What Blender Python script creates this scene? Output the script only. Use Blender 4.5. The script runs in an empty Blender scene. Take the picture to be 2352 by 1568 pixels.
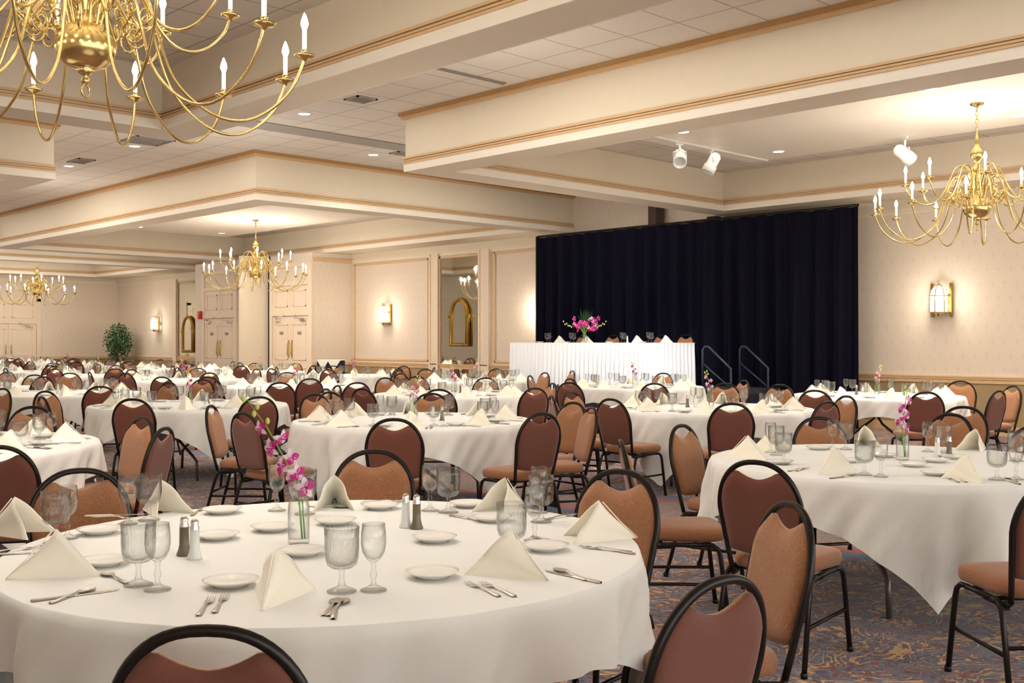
import bpy, bmesh, math, random
from mathutils import Vector, Matrix
random.seed(7)
C = bpy.context.scene.collection
PI = math.pi
H = 1.44                      # eye height
FPX = 2450.0
TZ = 0.755                    # table top height
CX, SY = 0.72, 0.694          # view axis expressed in room axes (X to the stage wall, Y down the room)

def room(x, z):               # sideways / forward distance from the viewer -> room X, Y
    return (CX*x + SY*z, -SY*x + CX*z)
def spot(px, py, h=0.0):      # the place of height h seen at this spot
    z = FPX*(H-h)/(py-785.0)
    return room((px-1176.0)/FPX*z, z)
def seen(X, Y, h=0.0):
    x = CX*X - SY*Y; z = SY*X + CX*Y
    if z < .3: return None
    return (1176+FPX*x/z, 785+FPX*(H-h)/z, z)

# ---------------------------------------------------------------- materials
def lin(c):
    c = c/255.0
    return c/12.92 if c <= .04045 else ((c+.055)/1.055)**2.4
def rgb(r, g, b): return (lin(r), lin(g), lin(b), 1)
class NT:
    def __init__(s, name):
        s.m = bpy.data.materials.new(name); s.m.use_nodes = True
        s.t = s.m.node_tree; s.n = s.t.nodes; s.l = s.t.links
        s.b = s.n['Principled BSDF']; s.out = s.n['Material Output']
    def new(s, k, **kw):
        o = s.n.new(k)
        for a, v in kw.items(): setattr(o, a, v)
        return o
    def link(s, a, b): s.l.new(a, b)
    def math(s, op, a, b=None, c=None, clamp=False):
        o = s.n.new('ShaderNodeMath'); o.operation = op; o.use_clamp = clamp
        for i, v in enumerate((a, b, c)):
            if v is None: continue
            if isinstance(v, (int, float)): o.inputs[i].default_value = v
            else: s.l.new(v, o.inputs[i])
        return o.outputs[0]
    def mix(s, f, a, b, mode='MIX'):
        o = s.n.new('ShaderNodeMix'); o.data_type = 'RGBA'; o.blend_type = mode
        for i, v in ((0, f), (6, a), (7, b)):
            if isinstance(v, (int, float, tuple)): o.inputs[i].default_value = v
            else: s.l.new(v, o.inputs[i])
        return o.outputs[2]
    def noise(s, scale, detail=2, dist=0, vec=None, rough=.5):
        o = s.n.new('ShaderNodeTexNoise'); o.inputs['Scale'].default_value = scale
        o.inputs['Detail'].default_value = detail; o.inputs['Distortion'].default_value = dist
        o.inputs['Roughness'].default_value = rough
        if vec is not None: s.l.new(vec, o.inputs['Vector'])
        return o
    def ramp(s, fac, stops, mode='LINEAR'):
        o = s.n.new('ShaderNodeValToRGB'); o.color_ramp.interpolation = mode
        e = o.color_ramp.elements
        e[0].position, e[0].color = stops[0]; e[1].position, e[1].color = stops[-1]
        for p, c in stops[1:-1]:
            x = e.new(p); x.color = c
        s.l.new(fac, o.inputs[0]); return o.outputs[0]
    def bump(s, h, strength=.3, dist=.01):
        o = s.n.new('ShaderNodeBump'); o.inputs['Strength'].default_value = strength
        o.inputs['Distance'].default_value = dist
        s.l.new(h, o.inputs['Height']); s.l.new(o.outputs[0], s.b.inputs['Normal'])
    def set(s, **kw):
        for k, v in kw.items():
            k = {'color':'Base Color','rough':'Roughness','metal':'Metallic','sheen':'Sheen Weight','spec':'Specular IOR Level',
                 'coat':'Coat Weight','sss':'Subsurface Weight','estr':'Emission Strength','ecol':'Emission Color'}[k]
            if hasattr(v, 'is_output'): s.l.new(v, s.b.inputs[k])
            else: s.b.inputs[k].default_value = v
        return s
M = {}
def plain(name, col, rough=.6, metal=0, var=.06, scale=8, **kw):
    s = NT(name); g = s.new('ShaderNodeTexCoord')
    n = s.noise(scale, 3, vec=g.outputs['Object'])
    dark = tuple(c*(1-var*2) for c in col[:3])+(1,)
    s.set(color=s.mix(n.outputs[0], dark, tuple(min(1, c*(1+var)) for c in col[:3])+(1,)), rough=rough, metal=metal, **kw)
    M[name] = s.m; return s
plain('brass', rgb(238,214,146), .22, 1, .04)
plain('old_brass', rgb(196,160,80), .3, 1, .08)
plain('chrome', rgb(250,250,248), .32, 1, .05)
plain('black_metal', rgb(34,29,27), .32, .35, .1)
plain('steel_tube', rgb(120,112,104), .35, .7, .1)
plain('paint', rgb(219,205,181), .55, 0, .02)
plain('paint_light', rgb(230,220,203), .5, 0, .02)
plain('trim_tan', rgb(208,172,128), .45, 0, .05)
plain('crown_tan', rgb(176,134,84), .45, 0, .06)
plain('door_paint', rgb(222,202,178), .45, 0, .02)
plain('wainscot', rgb(160,136,98), .6, 0, .06)
plain('china', rgb(240,236,228), .12, 0, .01)
plain('white_metal', rgb(225,223,218), .4, 0, .02)
plain('candle', rgb(250,244,230), .5, 0, .02, ecol=rgb(255,240,215), estr=.3)  # faint glow added to the sleeve, which is no lamp itself
plain('salt_body', rgb(232,232,228), .15, 0, .03)
plain('pepper_body', rgb(124,116,98), .3, 0, .3, scale=300)
plain('stage_deck', rgb(60,58,62), .6, 0, .1)
plain('black_cloth', rgb(38,34,48), .9, 0, .15)
plain('dark_wood', rgb(70,50,42), .4, 0, .15)
plain('red_plastic', rgb(190,40,36), .4, 0, .05)
plain('grille', rgb(140,132,122), .6, 0, .1)
plain('slot_grey', rgb(158,150,142), .6, 0, .05)
plain('rail_metal', rgb(70,76,92), .35, .6, .05)
plain('stem_green', rgb(128,170,60), .5, 0, .15, scale=40)
plain('leaf_green', rgb(46,92,48), .55, 0, .4, scale=6)
plain('bud_green', rgb(190,206,110), .5, 0, .1)
plain('petal_pale', rgb(240,205,222), .55, 0, .2, scale=60)
plain('petal_magenta', rgb(196,20,130), .5, 0, .15, scale=60)
plain('petal_pink', rgb(228,96,160), .5, 0, .25, scale=60)
plain('terracotta', rgb(120,80,60), .7, 0, .1)
plain('bark', rgb(96,74,54), .8, 0, .2)
plain('frame_olive', rgb(120,100,60), .4, .3, .1)

def emis(name, col, st):
    s = NT(name); s.set(color=col, ecol=col, estr=st); M[name] = s.m
emis('bulb', rgb(255,244,226), 60)
emis('downlight_glow', rgb(255,250,240), 9)
emis('sconce_glow', rgb(255,246,228), 4)

s = NT('mirror'); s.set(color=rgb(236,238,228), rough=.03, metal=1.0); M['mirror'] = s.m
# thin clear glass; grazing edges tinted dark in place of refraction
def glassmat(name, tint, bumpy=0, edge=(.58,.59,.58,1)):
    s = NT(name)
    tr = s.new('ShaderNodeBsdfTransparent'); tr.inputs[0].default_value = tint
    gl = s.new('ShaderNodeBsdfGlossy'); gl.inputs['Roughness'].default_value = .06
    lw = s.new('ShaderNodeLayerWeight'); lw.inputs['Blend'].default_value = .4
    mx = s.new('ShaderNodeMixShader')
    s.link(s.mix(s.math('POWER', lw.outputs['Facing'], 2.2), tint, edge), tr.inputs[0])
    f = s.math('MULTIPLY_ADD', s.math('POWER', lw.outputs['Facing'], 1.6), .6, .04, clamp=True)
    s.link(f, mx.inputs[0]); s.link(tr.outputs[0], mx.inputs[1]); s.link(gl.outputs[0], mx.inputs[2])
    s.link(mx.outputs[0], s.out.inputs[0])
    if bumpy:
        tc = s.new('ShaderNodeTexCoord'); mp = s.new('ShaderNodeMapping'); mp.inputs['Scale'].default_value = (1, 1, .22); s.link(tc.outputs['Object'], mp.inputs[0]); n = s.noise(150, 1, vec=mp.outputs[0])
        b = s.new('ShaderNodeBump'); b.inputs['Strength'].default_value = bumpy; b.inputs['Distance'].default_value = .004
        s.link(n.outputs[0], b.inputs['Height']); s.link(b.outputs[0], gl.inputs['Normal']); s.link(b.outputs[0], lw.inputs['Normal'])
    M[name] = s.m
glassmat('glass', (.975,.98,.975,1))
glassmat('cut_glass', (.95,.955,.95,1), .9, (.40,.41,.40,1))

# linen
def cloth(name, col, sheen=.2, weave=700, b=.12):
    s = NT(name); g = s.new('ShaderNodeTexCoord')
    n = s.noise(3, 4, vec=g.outputs['Object']); w = s.noise(weave, 1, vec=g.outputs['Object'])
    n2 = s.noise(6, 4, .3, vec=g.outputs['Object'])
    s.set(color=s.mix(n.outputs[0], tuple(c*.93 for c in col[:3])+(1,), col), rough=.85, sheen=sheen)
    s.bump(s.math('MULTIPLY_ADD', w.outputs[0], .08, n2.outputs[0]), b, .02)
    M[name] = s.m
cloth('linen', rgb(233,231,224), b=.2); cloth('ivory_napkin', rgb(252,245,226), b=.05)
cloth('napkin_white', rgb(242,238,226)); cloth('skirt_cloth', rgb(240,241,244), b=.05)
s = NT('velvet'); s.set(color=rgb(8,7,25), rough=.8, sheen=0, spec=.2); s.b.inputs['Sheen Tint'].default_value = rgb(60,60,150); M['velvet'] = s.m

def fabric(name, c1, c2, sc=42):
    s = NT(name); g = s.new('ShaderNodeTexCoord')
    n = s.noise(sc, 1, 2.6, vec=g.outputs['Object'])
    f = s.math('PINGPONG', s.math('MULTIPLY', n.outputs[0], 6), .5)
    w = s.noise(400, 1, vec=g.outputs['Object'])
    f = s.math('GREATER_THAN', f, .33)
    col = s.mix(s.math('MULTIPLY', f, .75), c1, c2)
    col = s.mix(s.math('MULTIPLY', w.outputs[0], .35), col, tuple(c*.6 for c in c1[:3])+(1,))
    s.set(color=col, rough=.8, sheen=.25); s.bump(w.outputs[0], .1, .002); M[name] = s.m
fabric('chair_fabric', rgb(150,98,62), rgb(184,134,94))
fabric('chair_back_fabric', rgb(116,66,50), rgb(126,74,56), 60)
fabric('seat_fabric', rgb(148,96,62), rgb(172,118,82))

# carpet
s = NT('carpet'); g = s.new('ShaderNodeNewGeometry'); P = g.outputs['Position']
big = s.noise(2.3, 2, 3.0, vec=P, rough=.45)
mid = s.noise(6.0, 2, 2.2, vec=P)
fine = s.noise(60, 2, vec=P)
leafy = s.math('PINGPONG', s.math('MULTIPLY', big.outputs[0], 7.0), .5)
base = s.ramp(mid.outputs[0], [(0, rgb(44,38,48)), (.38, rgb(58,66,88)), (.46, rgb(74,98,126)), (.53, rgb(92,112,132)), (.57, rgb(98,52,52)), (1, rgb(62,38,44))])
gate = s.noise(3.1, 2, 1.0, vec=P)
leafy = s.math('MULTIPLY', leafy, s.math('MULTIPLY_ADD', gate.outputs[0], 1.6, .15))
leaf = s.math('GREATER_THAN', leafy, .36)
vein = s.math('GREATER_THAN', leafy, .31)
col = s.mix(vein, base, rgb(64,46,50)); col = s.mix(leaf, col, rgb(206,164,112))
m2 = s.noise(9, 2, 3.5, vec=P); l2 = s.math('GREATER_THAN', s.math('PINGPONG', s.math('MULTIPLY', m2.outputs[0], 5), .5), .41)
col = s.mix(l2, col, rgb(164,104,86))
sep = s.new('ShaderNodeSeparateXYZ'); s.link(P, sep.inputs[0]); X = sep.outputs[0]
# border bands running down the room, one between each pair of table rows
u = s.math('MODULO', s.math('ADD', X, 100-7.3+1.85), 3.7*1.0)      # band centre at u = 1.85
d = s.math('ABSOLUTE', s.math('SUBTRACT', u, 1.85+ (100 % 3.7)*0))
d = s.math('ABSOLUTE', s.math('SUBTRACT', s.math('PINGPONG', s.math('SUBTRACT', X, 7.3-3.7), 3.7), 0))
d = s.math('SUBTRACT', 3.7, s.math('ABSOLUTE', s.math('SUBTRACT', X, 7.3)))
dist = s.math('ABSOLUTE', s.math('SUBTRACT', X, 7.28))
inner = s.math('LESS_THAN', dist, .60)
spk = s.ramp(s.noise(26, 3, 1.5, vec=P).outputs[0], [(0, rgb(60,54,70)), (.45, rgb(110,96,104)), (.55, rgb(150,124,104)), (1, rgb(170,110,90))])
col = s.mix(inner, col, spk)
red = s.math('MULTIPLY', s.math('GREATER_THAN', dist, .42), s.math('LESS_THAN', dist, .56))
col = s.mix(red, col, rgb(168,84,72))
blue = s.math('MULTIPLY', s.math('GREATER_THAN', dist, .56), s.math('LESS_THAN', dist, .72))
col = s.mix(blue, col, rgb(82,108,140))
col = s.mix(s.math('MULTIPLY', fine.outputs[0], .32), col, rgb(60,48,48))
s.set(color=col, rough=.95, sheen=.15); s.bump(fine.outputs[0], .3, .01); M['carpet'] = s.m

# ceiling tiles
def tiles(name, col, size=.65):
    s = NT(name); g = s.new('ShaderNodeNewGeometry'); sp = s.new('ShaderNodeSeparateXYZ'); s.link(g.outputs['Position'], sp.inputs[0])
    a = s.math('PINGPONG', s.math('ADD', sp.outputs[0], 40*size-9.04+.0), size/2)
    b = s.math('PINGPONG', s.math('ADD', sp.outputs[1], 40*size-7.02), size/2)
    ln = s.math('LESS_THAN', s.math('MINIMUM', a, b), .009)
    n = s.noise(120, 2, vec=g.outputs['Position'])
    c = s.mix(s.math('MULTIPLY', n.outputs[0], .2), col, tuple(x*.8 for x in col[:3])+(1,))
    s.set(color=s.mix(ln, c, tuple(x*.55 for x in col[:3])+(1,)), rough=.9); M[name] = s.m
tiles('tile', rgb(214,204,190))
# wallpaper
s = NT('wallpaper'); g = s.new('ShaderNodeNewGeometry'); sp = s.new('ShaderNodeSeparateXYZ'); s.link(g.outputs['Position'], sp.inputs[0])
un = s.math('ADD', sp.outputs[0], sp.outputs[1]); v = sp.outputs[2]
row = s.math('FLOOR', s.math('DIVIDE', v, .22))
uu = s.math('ADD', un, s.math('MULTIPLY', s.math('MODULO', row, 2), .09))
du = s.math('ABSOLUTE', s.math('SUBTRACT', s.math('MODULO', s.math('ADD', uu, 18), .18), .09))
dv = s.math('SUBTRACT', s.math('MODULO', v, .22), .11)
c1 = s.math('MULTIPLY', s.math('LESS_THAN', du, .009), s.math('LESS_THAN', s.math('ABSOLUTE', dv), .05))
c2 = s.math('MULTIPLY', s.math('LESS_THAN', du, .03), s.math('LESS_THAN', s.math('ABSOLUTE', s.math('SUBTRACT', dv, .018)), .010))
mo = s.math('MAXIMUM', c1, c2)
n = s.noise(1.2, 2, vec=g.outputs['Position'])
c = s.mix(n.outputs[0], rgb(212,196,172), rgb(216,200,184))
s.set(color=s.mix(s.math('MULTIPLY', mo, .2), c, rgb(176,156,140)), rough=.7); M['wallpaper'] = s.m

# ---------------------------------------------------------------- mesh helpers
class B:
    def __init__(s): s.bm = bmesh.new()
    def box(s, x0, x1, y0, y1, z0, z1, mi=0):
        v = [s.bm.verts.new(p) for p in ((x0,y0,z0),(x1,y0,z0),(x1,y1,z0),(x0,y1,z0),(x0,y0,z1),(x1,y0,z1),(x1,y1,z1),(x0,y1,z1))]
        for f in ((0,3,2,1),(4,5,6,7),(0,1,5,4),(1,2,6,5),(2,3,7,6),(3,0,4,7)):
            s.bm.faces.new([v[i] for i in f]).material_index = mi
        return s
    def tube(s, pts, r, n=8, closed=False, mi=0, caps=True):
        pts = [Vector(p) for p in pts]; N = len(pts)
        rr = r if isinstance(r, (list, tuple)) else [r]*N
        rings = []; up = None
        for i, p in enumerate(pts):
            if closed: t = pts[(i+1) % N]-pts[i-1]
            else: t = pts[min(i+1, N-1)]-pts[max(i-1, 0)]
            t.normalize()
            if up is None:
                up = Vector((0,0,1)) if abs(t.z) < .9 else Vector((1,0,0))
            a = up - t*up.dot(t)
            if a.length < 1e-4: a = Vector((1,0,0)) - t*t.x
            a.normalize(); up = a; b = t.cross(a)
            rings.append([s.bm.verts.new(p + a*(rr[i]*math.cos(2*PI*k/n)) + b*(rr[i]*math.sin(2*PI*k/n))) for k in range(n)])
        m = N if closed else N-1
        for i in range(m):
            A, Bq = rings[i], rings[(i+1) % N]
            for k in range(n):
                f = s.bm.faces.new((A[k], A[(k+1) % n], Bq[(k+1) % n], Bq[k])); f.smooth = True; f.material_index = mi
        if not closed and caps:
            for R, rev in ((rings[0], True), (rings[-1], False)):
                f = s.bm.faces.new(R[::-1] if rev else R); f.material_index = mi
        return s
    def lathe(s, prof, n=24, c=(0,0,0), mi=0, mod=None):
        rings = []
        for j, (r, z) in enumerate(prof):
            if r < 1e-5: rings.append([s.bm.verts.new((c[0], c[1], c[2]+z))])
            else: rings.append([s.bm.verts.new((c[0]+r*(mod(j, k) if mod else 1)*math.cos(2*PI*k/n), c[1]+r*(mod(j, k) if mod else 1)*math.sin(2*PI*k/n), c[2]+z)) for k in range(n)])
        for A, Bq in zip(rings, rings[1:]):
            for k in range(n):
                if len(A) == 1 and len(Bq) == 1: continue
                if len(A) == 1: f = s.bm.faces.new((A[0], Bq[(k+1) % n], Bq[k]))
                elif len(Bq) == 1: f = s.bm.faces.new((A[k], A[(k+1) % n], Bq[0]))
                else: f = s.bm.faces.new((A[k], A[(k+1) % n], Bq[(k+1) % n], Bq[k]))
                f.smooth = True; f.material_index = mi
        return s
    def grid(s, rows, smooth=True, mi=0, close=False):
        V = [[s.bm.verts.new(p) for p in r] for r in rows]
        for i in range(len(V)-1):
            n = len(V[i]); 
            for k in range(n if close else n-1):
                f = s.bm.faces.new((V[i][k], V[i][(k+1) % n], V[i+1][(k+1) % n], V[i+1][k])); f.smooth = smooth; f.material_index = mi
        return s
    def poly(s, pts, z0, z1, mi=0):      # flat outline extruded in z
        a = [s.bm.verts.new((x, y, z0)) for x, y in pts]; b = [s.bm.verts.new((x, y, z1)) for x, y in pts]
        n = len(pts)
        s.bm.faces.new(a[::-1]).material_index = mi; s.bm.faces.new(b).material_index = mi
        for k in range(n): s.bm.faces.new((a[k], a[(k+1) % n], b[(k+1) % n], b[k])).material_index = mi
        return s
    def xf(s, mat): s.bm.transform(mat); return s
    def mesh(s, name, mats, sub=0, bevel=0):
        s.bm.normal_update()
        if bevel:
            bmesh.ops.bevel(s.bm, geom=list(s.bm.edges), offset=bevel, segments=2, profile=.6, affect='EDGES', clamp_overlap=True)
        if sub:
            bmesh.ops.subdivide_edges(s.bm, edges=s.bm.edges, cuts=sub, use_grid_fill=True)
        bmesh.ops.recalc_face_normals(s.bm, faces=s.bm.faces)
        me = bpy.data.meshes.new(name); s.bm.to_mesh(me); s.bm.free()
        for m in ([mats] if isinstance(mats, str) else mats): me.materials.append(M[m])
        return me
def ob(name, me, parent=None, loc=(0,0,0), rot=(0,0,0)):
    o = bpy.data.objects.new(name, me); C.objects.link(o)
    o.parent = parent; o.location = loc; o.rotation_euler = rot; return o
def empty(name, loc=(0,0,0), rz=0):
    o = ob(name, None, None, loc, (0,0,rz)); o.empty_display_size = .1; return o
def tag(o, label, cat, group=None):
    o['label'] = label; o['category'] = cat
    if group: o['group'] = group
    return o
def struct(name, me, parent=None):
    o = ob(name, me, parent)
    if parent is None: o['kind'] = 'structure'
    return o

# prototype: {'name', 'cat', 'parts': [(partname, mesh, [(subname, mesh)...]) ...]}
def proto(name, cat, parts): return {'name': name, 'cat': cat, 'parts': parts, 'joined': None}
def joined(p):
    if p['joined']: return p['joined']
    bm = bmesh.new(); mats = []
    def add(me):
        k0 = len(bm.faces); bm.from_mesh(me); bm.faces.ensure_lookup_table()
        idx = []
        for m in me.materials:
            if m not in mats: mats.append(m)
            idx.append(mats.index(m))
        for f in bm.faces[k0:]: f.material_index = idx[f.material_index]
    for n_, me, subs in p['parts']:
        add(me)
        for n2, me2 in subs: add(me2)
    me = bpy.data.meshes.new(p['name']); bm.to_mesh(me); bm.free()
    for m in mats: me.materials.append(m)
    p['joined'] = me; return me
def place(p, loc, rz, label, group=None, parts=True, scale=1.0, tilt=(0,0)):
    if parts and (len(p['parts']) > 1 or p['parts'][0][2]):
        r = empty(p['name'], loc, rz)
        for n_, me, subs in p['parts']:
            c = ob(n_, me, r)
            for n2, me2 in subs: ob(n2, me2, c)
    else:
        r = ob(p['name'], p['parts'][0][1] if len(p['parts']) == 1 else joined(p), None, loc, (0,0,rz))
    r.rotation_euler = (tilt[0], tilt[1], rz)
    if scale != 1: r.scale = (scale,)*3
    tag(r, label, p['cat'], group); return r

# ---------------------------------------------------------------- room shell
HB, HC, HI, HCL = 3.75, 4.55, 4.42, 4.23
WX = 16.65
EY = 38.8
b = B(); b.box(-6, 18, -6, EY+.2, -.1, 0); struct('floor', b.mesh('floor', 'carpet'))
b = B(); b.box(-6, 18, -6, EY+.2, HC, HC+.1); struct('ceiling', b.mesh('ceiling', 'tile'))
b = B(); b.box(WX, WX+.3, -6, 23.4, 0, HC); struct('wall_right', b.mesh('wall_right', 'wallpaper'))
b = B(); b.box(17.0, 17.3, 29.7, EY+.2, 0, HC); struct('wall_right_far', b.mesh('wall_right_far', 'wallpaper'))
b = B(); b.box(-6, 17.3, EY, EY+.3, 0, HC); struct('wall_end', b.mesh('wall_end', 'wallpaper'))
b = B(); b.box(-6.3, -6, -6, EY+.2, 0, HC); struct('wall_left', b.mesh('wall_left', 'wallpaper'))
b = B(); b.box(15.4, WX+.1, 23.4, 29.7, 0, HB-.003); struct('wall_door_block', b.mesh('wall_door_block', 'wallpaper'))
b = B(); b.box(14.62, 15.42, 25.55, 25.75, 0, HB-.01); struct('wall_partition', b.mesh('wall_partition', 'paint'))
b = B(); b.box(15.39, 15.41, 25.44, 25.55, 0, HB); struct('trim_gap', b.mesh('trim_gap', 'black_cloth'))
# wainscot, chair rails and crowns
def xwall(name, x, y0, y1, hr=.88, cr=True):
    b = B(); b.box(x-.012, x, y0, y1, 0, hr-.03); struct('wall_wainscot', b.mesh('wall_wainscot', 'wainscot'))
    b = B()
    b.box(x-.05, x, y0, y1, hr-.03, hr); b.box(x-.035, x, y0, y1, hr-.09, hr-.03); b.box(x-.06, x, y0, y1, hr, hr+.02)
    struct('trim_chair_rail', b.mesh('rail', 'trim_tan'))
    b = B(); b.box(x-.03, x, y0, y1, 0, .14); struct('baseboard_right', b.mesh('bb', 'trim_tan'))
    if cr:
        b = B(); b.box(x-.05, x, y0, y1, 3.56, 3.60); b.box(x-.03, x, y0, y1, 3.50, 3.56); b.box(x-.02, x, y0, y1, 3.60, HB)
        struct('trim_crown', b.mesh('crown', 'paint'))
xwall('right', WX, -6, 23.4)
xwall('far', 17.0, 29.7, EY)
b = B(); b.box(13.9+.25, 17.0, EY-.012, EY, 0, .85); struct('wall_wainscot', b.mesh('w', 'wainscot'))
b = B(); b.box(14.15, 17.0, EY-.05, EY, .82, .90); struct('trim_chair_rail', b.mesh('w', 'trim_tan'))
b = B(); b.box(-6, 17.0, EY-.04, EY, 3.55, 3.66); struct('trim_crown', b.mesh('w', 'paint'))
b = B(); b.box(15.4, 16.65, 23.36, 23.4, .82, .90); b.box(15.4, 16.65, 23.36, 23.4, 3.52, 3.6); struct('trim_crown', b.mesh('w', 'trim_tan'))
b = B(); b.box(15.4, 16.65, 23.385, 23.4, 0, .82); struct('wall_wainscot', b.mesh('w', 'wainscot'))

# panel mouldings on the stage wall
def panel(y0, y1, z0, z1, x=WX, w=.05):
    b = B()
    for a in ((y0, y0+w, z0, z1), (y1-w, y1, z0, z1), (y0, y1, z0, z0+w), (y0, y1, z1-w, z1)):
        b.box(x-.025, x-.001, *a)
    struct('trim_panel', b.mesh('panel', 'trim_tan', bevel=.008))
panel(20.2, 23.3, .95, 3.48); panel(14.6, 17.85, .95, 3.48)
b = B()
for y0, y1 in ((19.78, 20.12), (17.97, 18.33)):
    b.box(WX-.06, WX-.001, y0, y1, 0, 3.56); b.box(WX-.08, WX-.06, y0, y0+.05, 0, 3.56); b.box(WX-.08, WX-.06, y1-.05, y1, 0, 3.56)
struct('trim_pilaster', b.mesh('pil', 'door_paint'))
b = B(); b.box(16.92, 16.999, 34.0, 34.25, 0, 3.56); b.box(16.92, 16.999, 32.0, 32.3, 0, 3.56); struct('trim_pilaster', b.mesh('pil', 'door_paint'))

# mirrors
def tall_mirror(x, y0, y1, z0, z1, label):
    t = empty('wall_mirror', (x, (y0+y1)/2, 0)); yc = (y0+y1)/2; a, c = y0-yc, y1-yc
    b = B(); b.box(-.012, 0, a+.04, c-.04, z0+.04, z1-.04); ob('mirror_glass', b.mesh('mg', 'mirror'), t)
    b = B()
    for q in ((a, a+.045, z0, z1), (c-.045, c, z0, z1), (a, c, z0, z0+.045), (a, c, z1-.045, z1)): b.box(-.03, 0, *q)
    ob('frame', b.mesh('mf', 'trim_tan'), t); tag(t, label, 'mirror'); return t
tall_mirror(WX-.002, 18.33, 19.78, .05, 3.48, 'tall floor-to-crown wall mirror panel left of the black stage curtain')
tall_mirror(16.998, 32.3, 34.0, .9, 3.48, 'distant tall wall mirror panel beside the red fire alarm')
def arched(x, yc, z0, w, h, label):
    t = empty('arched_mirror', (x, yc, z0))
    def arch(w, h, n=20):
        hs = h - w*.62
        p = [(0, -w/2, 0)]+[(0, -w/2, hs)]+[(0, -w/2*math.cos(PI*k/n), hs+w*.62*math.sin(PI*k/n)) for k in range(1, n)]+[(0, w/2, hs), (0, w/2, 0)]
        return p
    o = arch(w, h); b = B(); b.tube(o, .045, 8, closed=True); b.tube([(-.02, y*.8, z*.93+.05) for _, y, z in o], .018, 6, closed=True)
    ob('frame', b.mesh('af', 'old_brass'), t)
    b = B(); v = [b.bm.verts.new((-.012, y*.95, z)) for _, y, z in o]; b.bm.faces.new(v)
    ob('mirror_glass', b.mesh('ag', 'mirror'), t)
    b = B()
    for sgn in (-1, 1):
        b.box(-.05, .02, sgn*w/2-.06, sgn*w/2+.06, h-w*.62-.05, h-w*.62+.03)
    b.lathe([(0,-.05),(.06,-.03),(.07,0),(.03,.05),(0,.06)], 12, (0, 0, h))
    ob('ornament', b.mesh('ao', 'old_brass', bevel=.01), t)
    tag(t, label, 'mirror')
arched(WX-.06, 19.0, 1.35, .62, 1.08, 'gold arched mirror with carved frame hung on the tall mirror panel')
arched(16.93, 33.15, 1.1, .75, 1.15, 'far gold arched mirror beside the fire alarm')

# ceiling coffers: dropped rectangular beams with crown and double trim
def coffer(name, x0, x1, y0, y1, wallside=False, endside=False, w=.47):
    xi0, yi0, yi1 = x0+w, y0+w, y1-w; xi1 = x1-w
    xo1 = x1
    if wallside: xi1 = 15.8; xo1 = WX+.02
    if endside: yi1 = 37.9; y1 = EY
    b = B()
    b.box(x0, xi0, y0, y1, HB, HC); b.box(xi1, xo1, y0, y1, HB, HC)
    b.box(xi0, xi1, y0, yi0, HB, HC); b.box(xi0, xi1, yi1, y1, HB, HC)
    struct('ceiling_beam', b.mesh(name, 'paint'))
    b = B(); b.box(xi0-.01, xi1+.01, yi0-.01, yi1+.01, HI, HI+.05); struct('ceiling_inner', b.mesh(name, 'tile'))
    def ring(o, x0, x1, y0, y1, z0, z1, d, mat, sides='nswe'):
        b = B()
        if 'w' in sides: b.box(x0-d if d > 0 else x0, x0 if d > 0 else x0-d, y0-max(d, 0), y1+max(d, 0), z0, z1)
        if 'e' in sides: b.box(x1 if d > 0 else x1+d, x1+d if d > 0 else x1, y0-max(d, 0), y1+max(d, 0), z0, z1)
        if 's' in sides: b.box(x0, x1, y0-d if d > 0 else y0, y0 if d > 0 else y0-d, z0, z1)
        if 'n' in sides: b.box(x0, x1, y1 if d > 0 else y1+d, y1+d if d > 0 else y1, z0, z1)
        struct(o, b.mesh(o, mat))
    so = 'w'+('' if wallside else 'e')+'s'+('' if endside else 'n')
    xe = WX if wallside else x1
    ring('trim_crown', x0, xe, y0, y1, HC-.05, HC, .07, 'crown_tan', so)
    ring('trim_crown', x0, xe, y0, y1, HC-.09, HC-.05, .045, 'trim_tan', so)
    for k, (za, zb, d) in enumerate(((3.915, 3.94, .03), (3.885, 3.905, .022), (3.85, 3.875, .03))):
        ring('trim_beam', x0, xe, y0, y1, za, zb, d, 'trim_tan', so)
        ring('trim_beam', xi0, xi1, yi0, yi1, za, zb, -d, 'trim_tan')
    ring('trim_band', x0, xe, y0, y1, HB-.001, 3.85, .018, 'paint_light', so)
    ring('trim_band', xi0, xi1, yi0, yi1, HB-.001, 3.85, -.018, 'paint_light')
coffer('coffer_a', -1.4, 5.8, -1.07, 11.5)
coffer('coffer_b', 9.04, WX, -1.07, 11.47, True)
coffer('coffer_c', 9.05, WX, 15.4, 28.0, True)
coffer('coffer_d', -1.4, 5.85, 15.48, 28.0)
coffer('coffer_e', 9.05, WX+.35, 31.6, EY, True, True)
b = B(); b.box(WX, 17.02, 29.7, EY, HB, HC); struct('ceiling_beam', b.mesh('cb', 'paint'))
for i, (x0, x1, y0, y1) in enumerate(((.5, 3.9, 1.0, 9.4), (10.95, 14.25, 1.0, 9.4), (10.95, 14.25, 17.6, 25.8), (10.95, 14.25, 33.2, 36.6))):
    b = B(); b.box(x0, x1, y0, y1, HCL, HCL+.05); struct('ceiling_panel', b.mesh('ceiling_panel', 'paint_light'))
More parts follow.
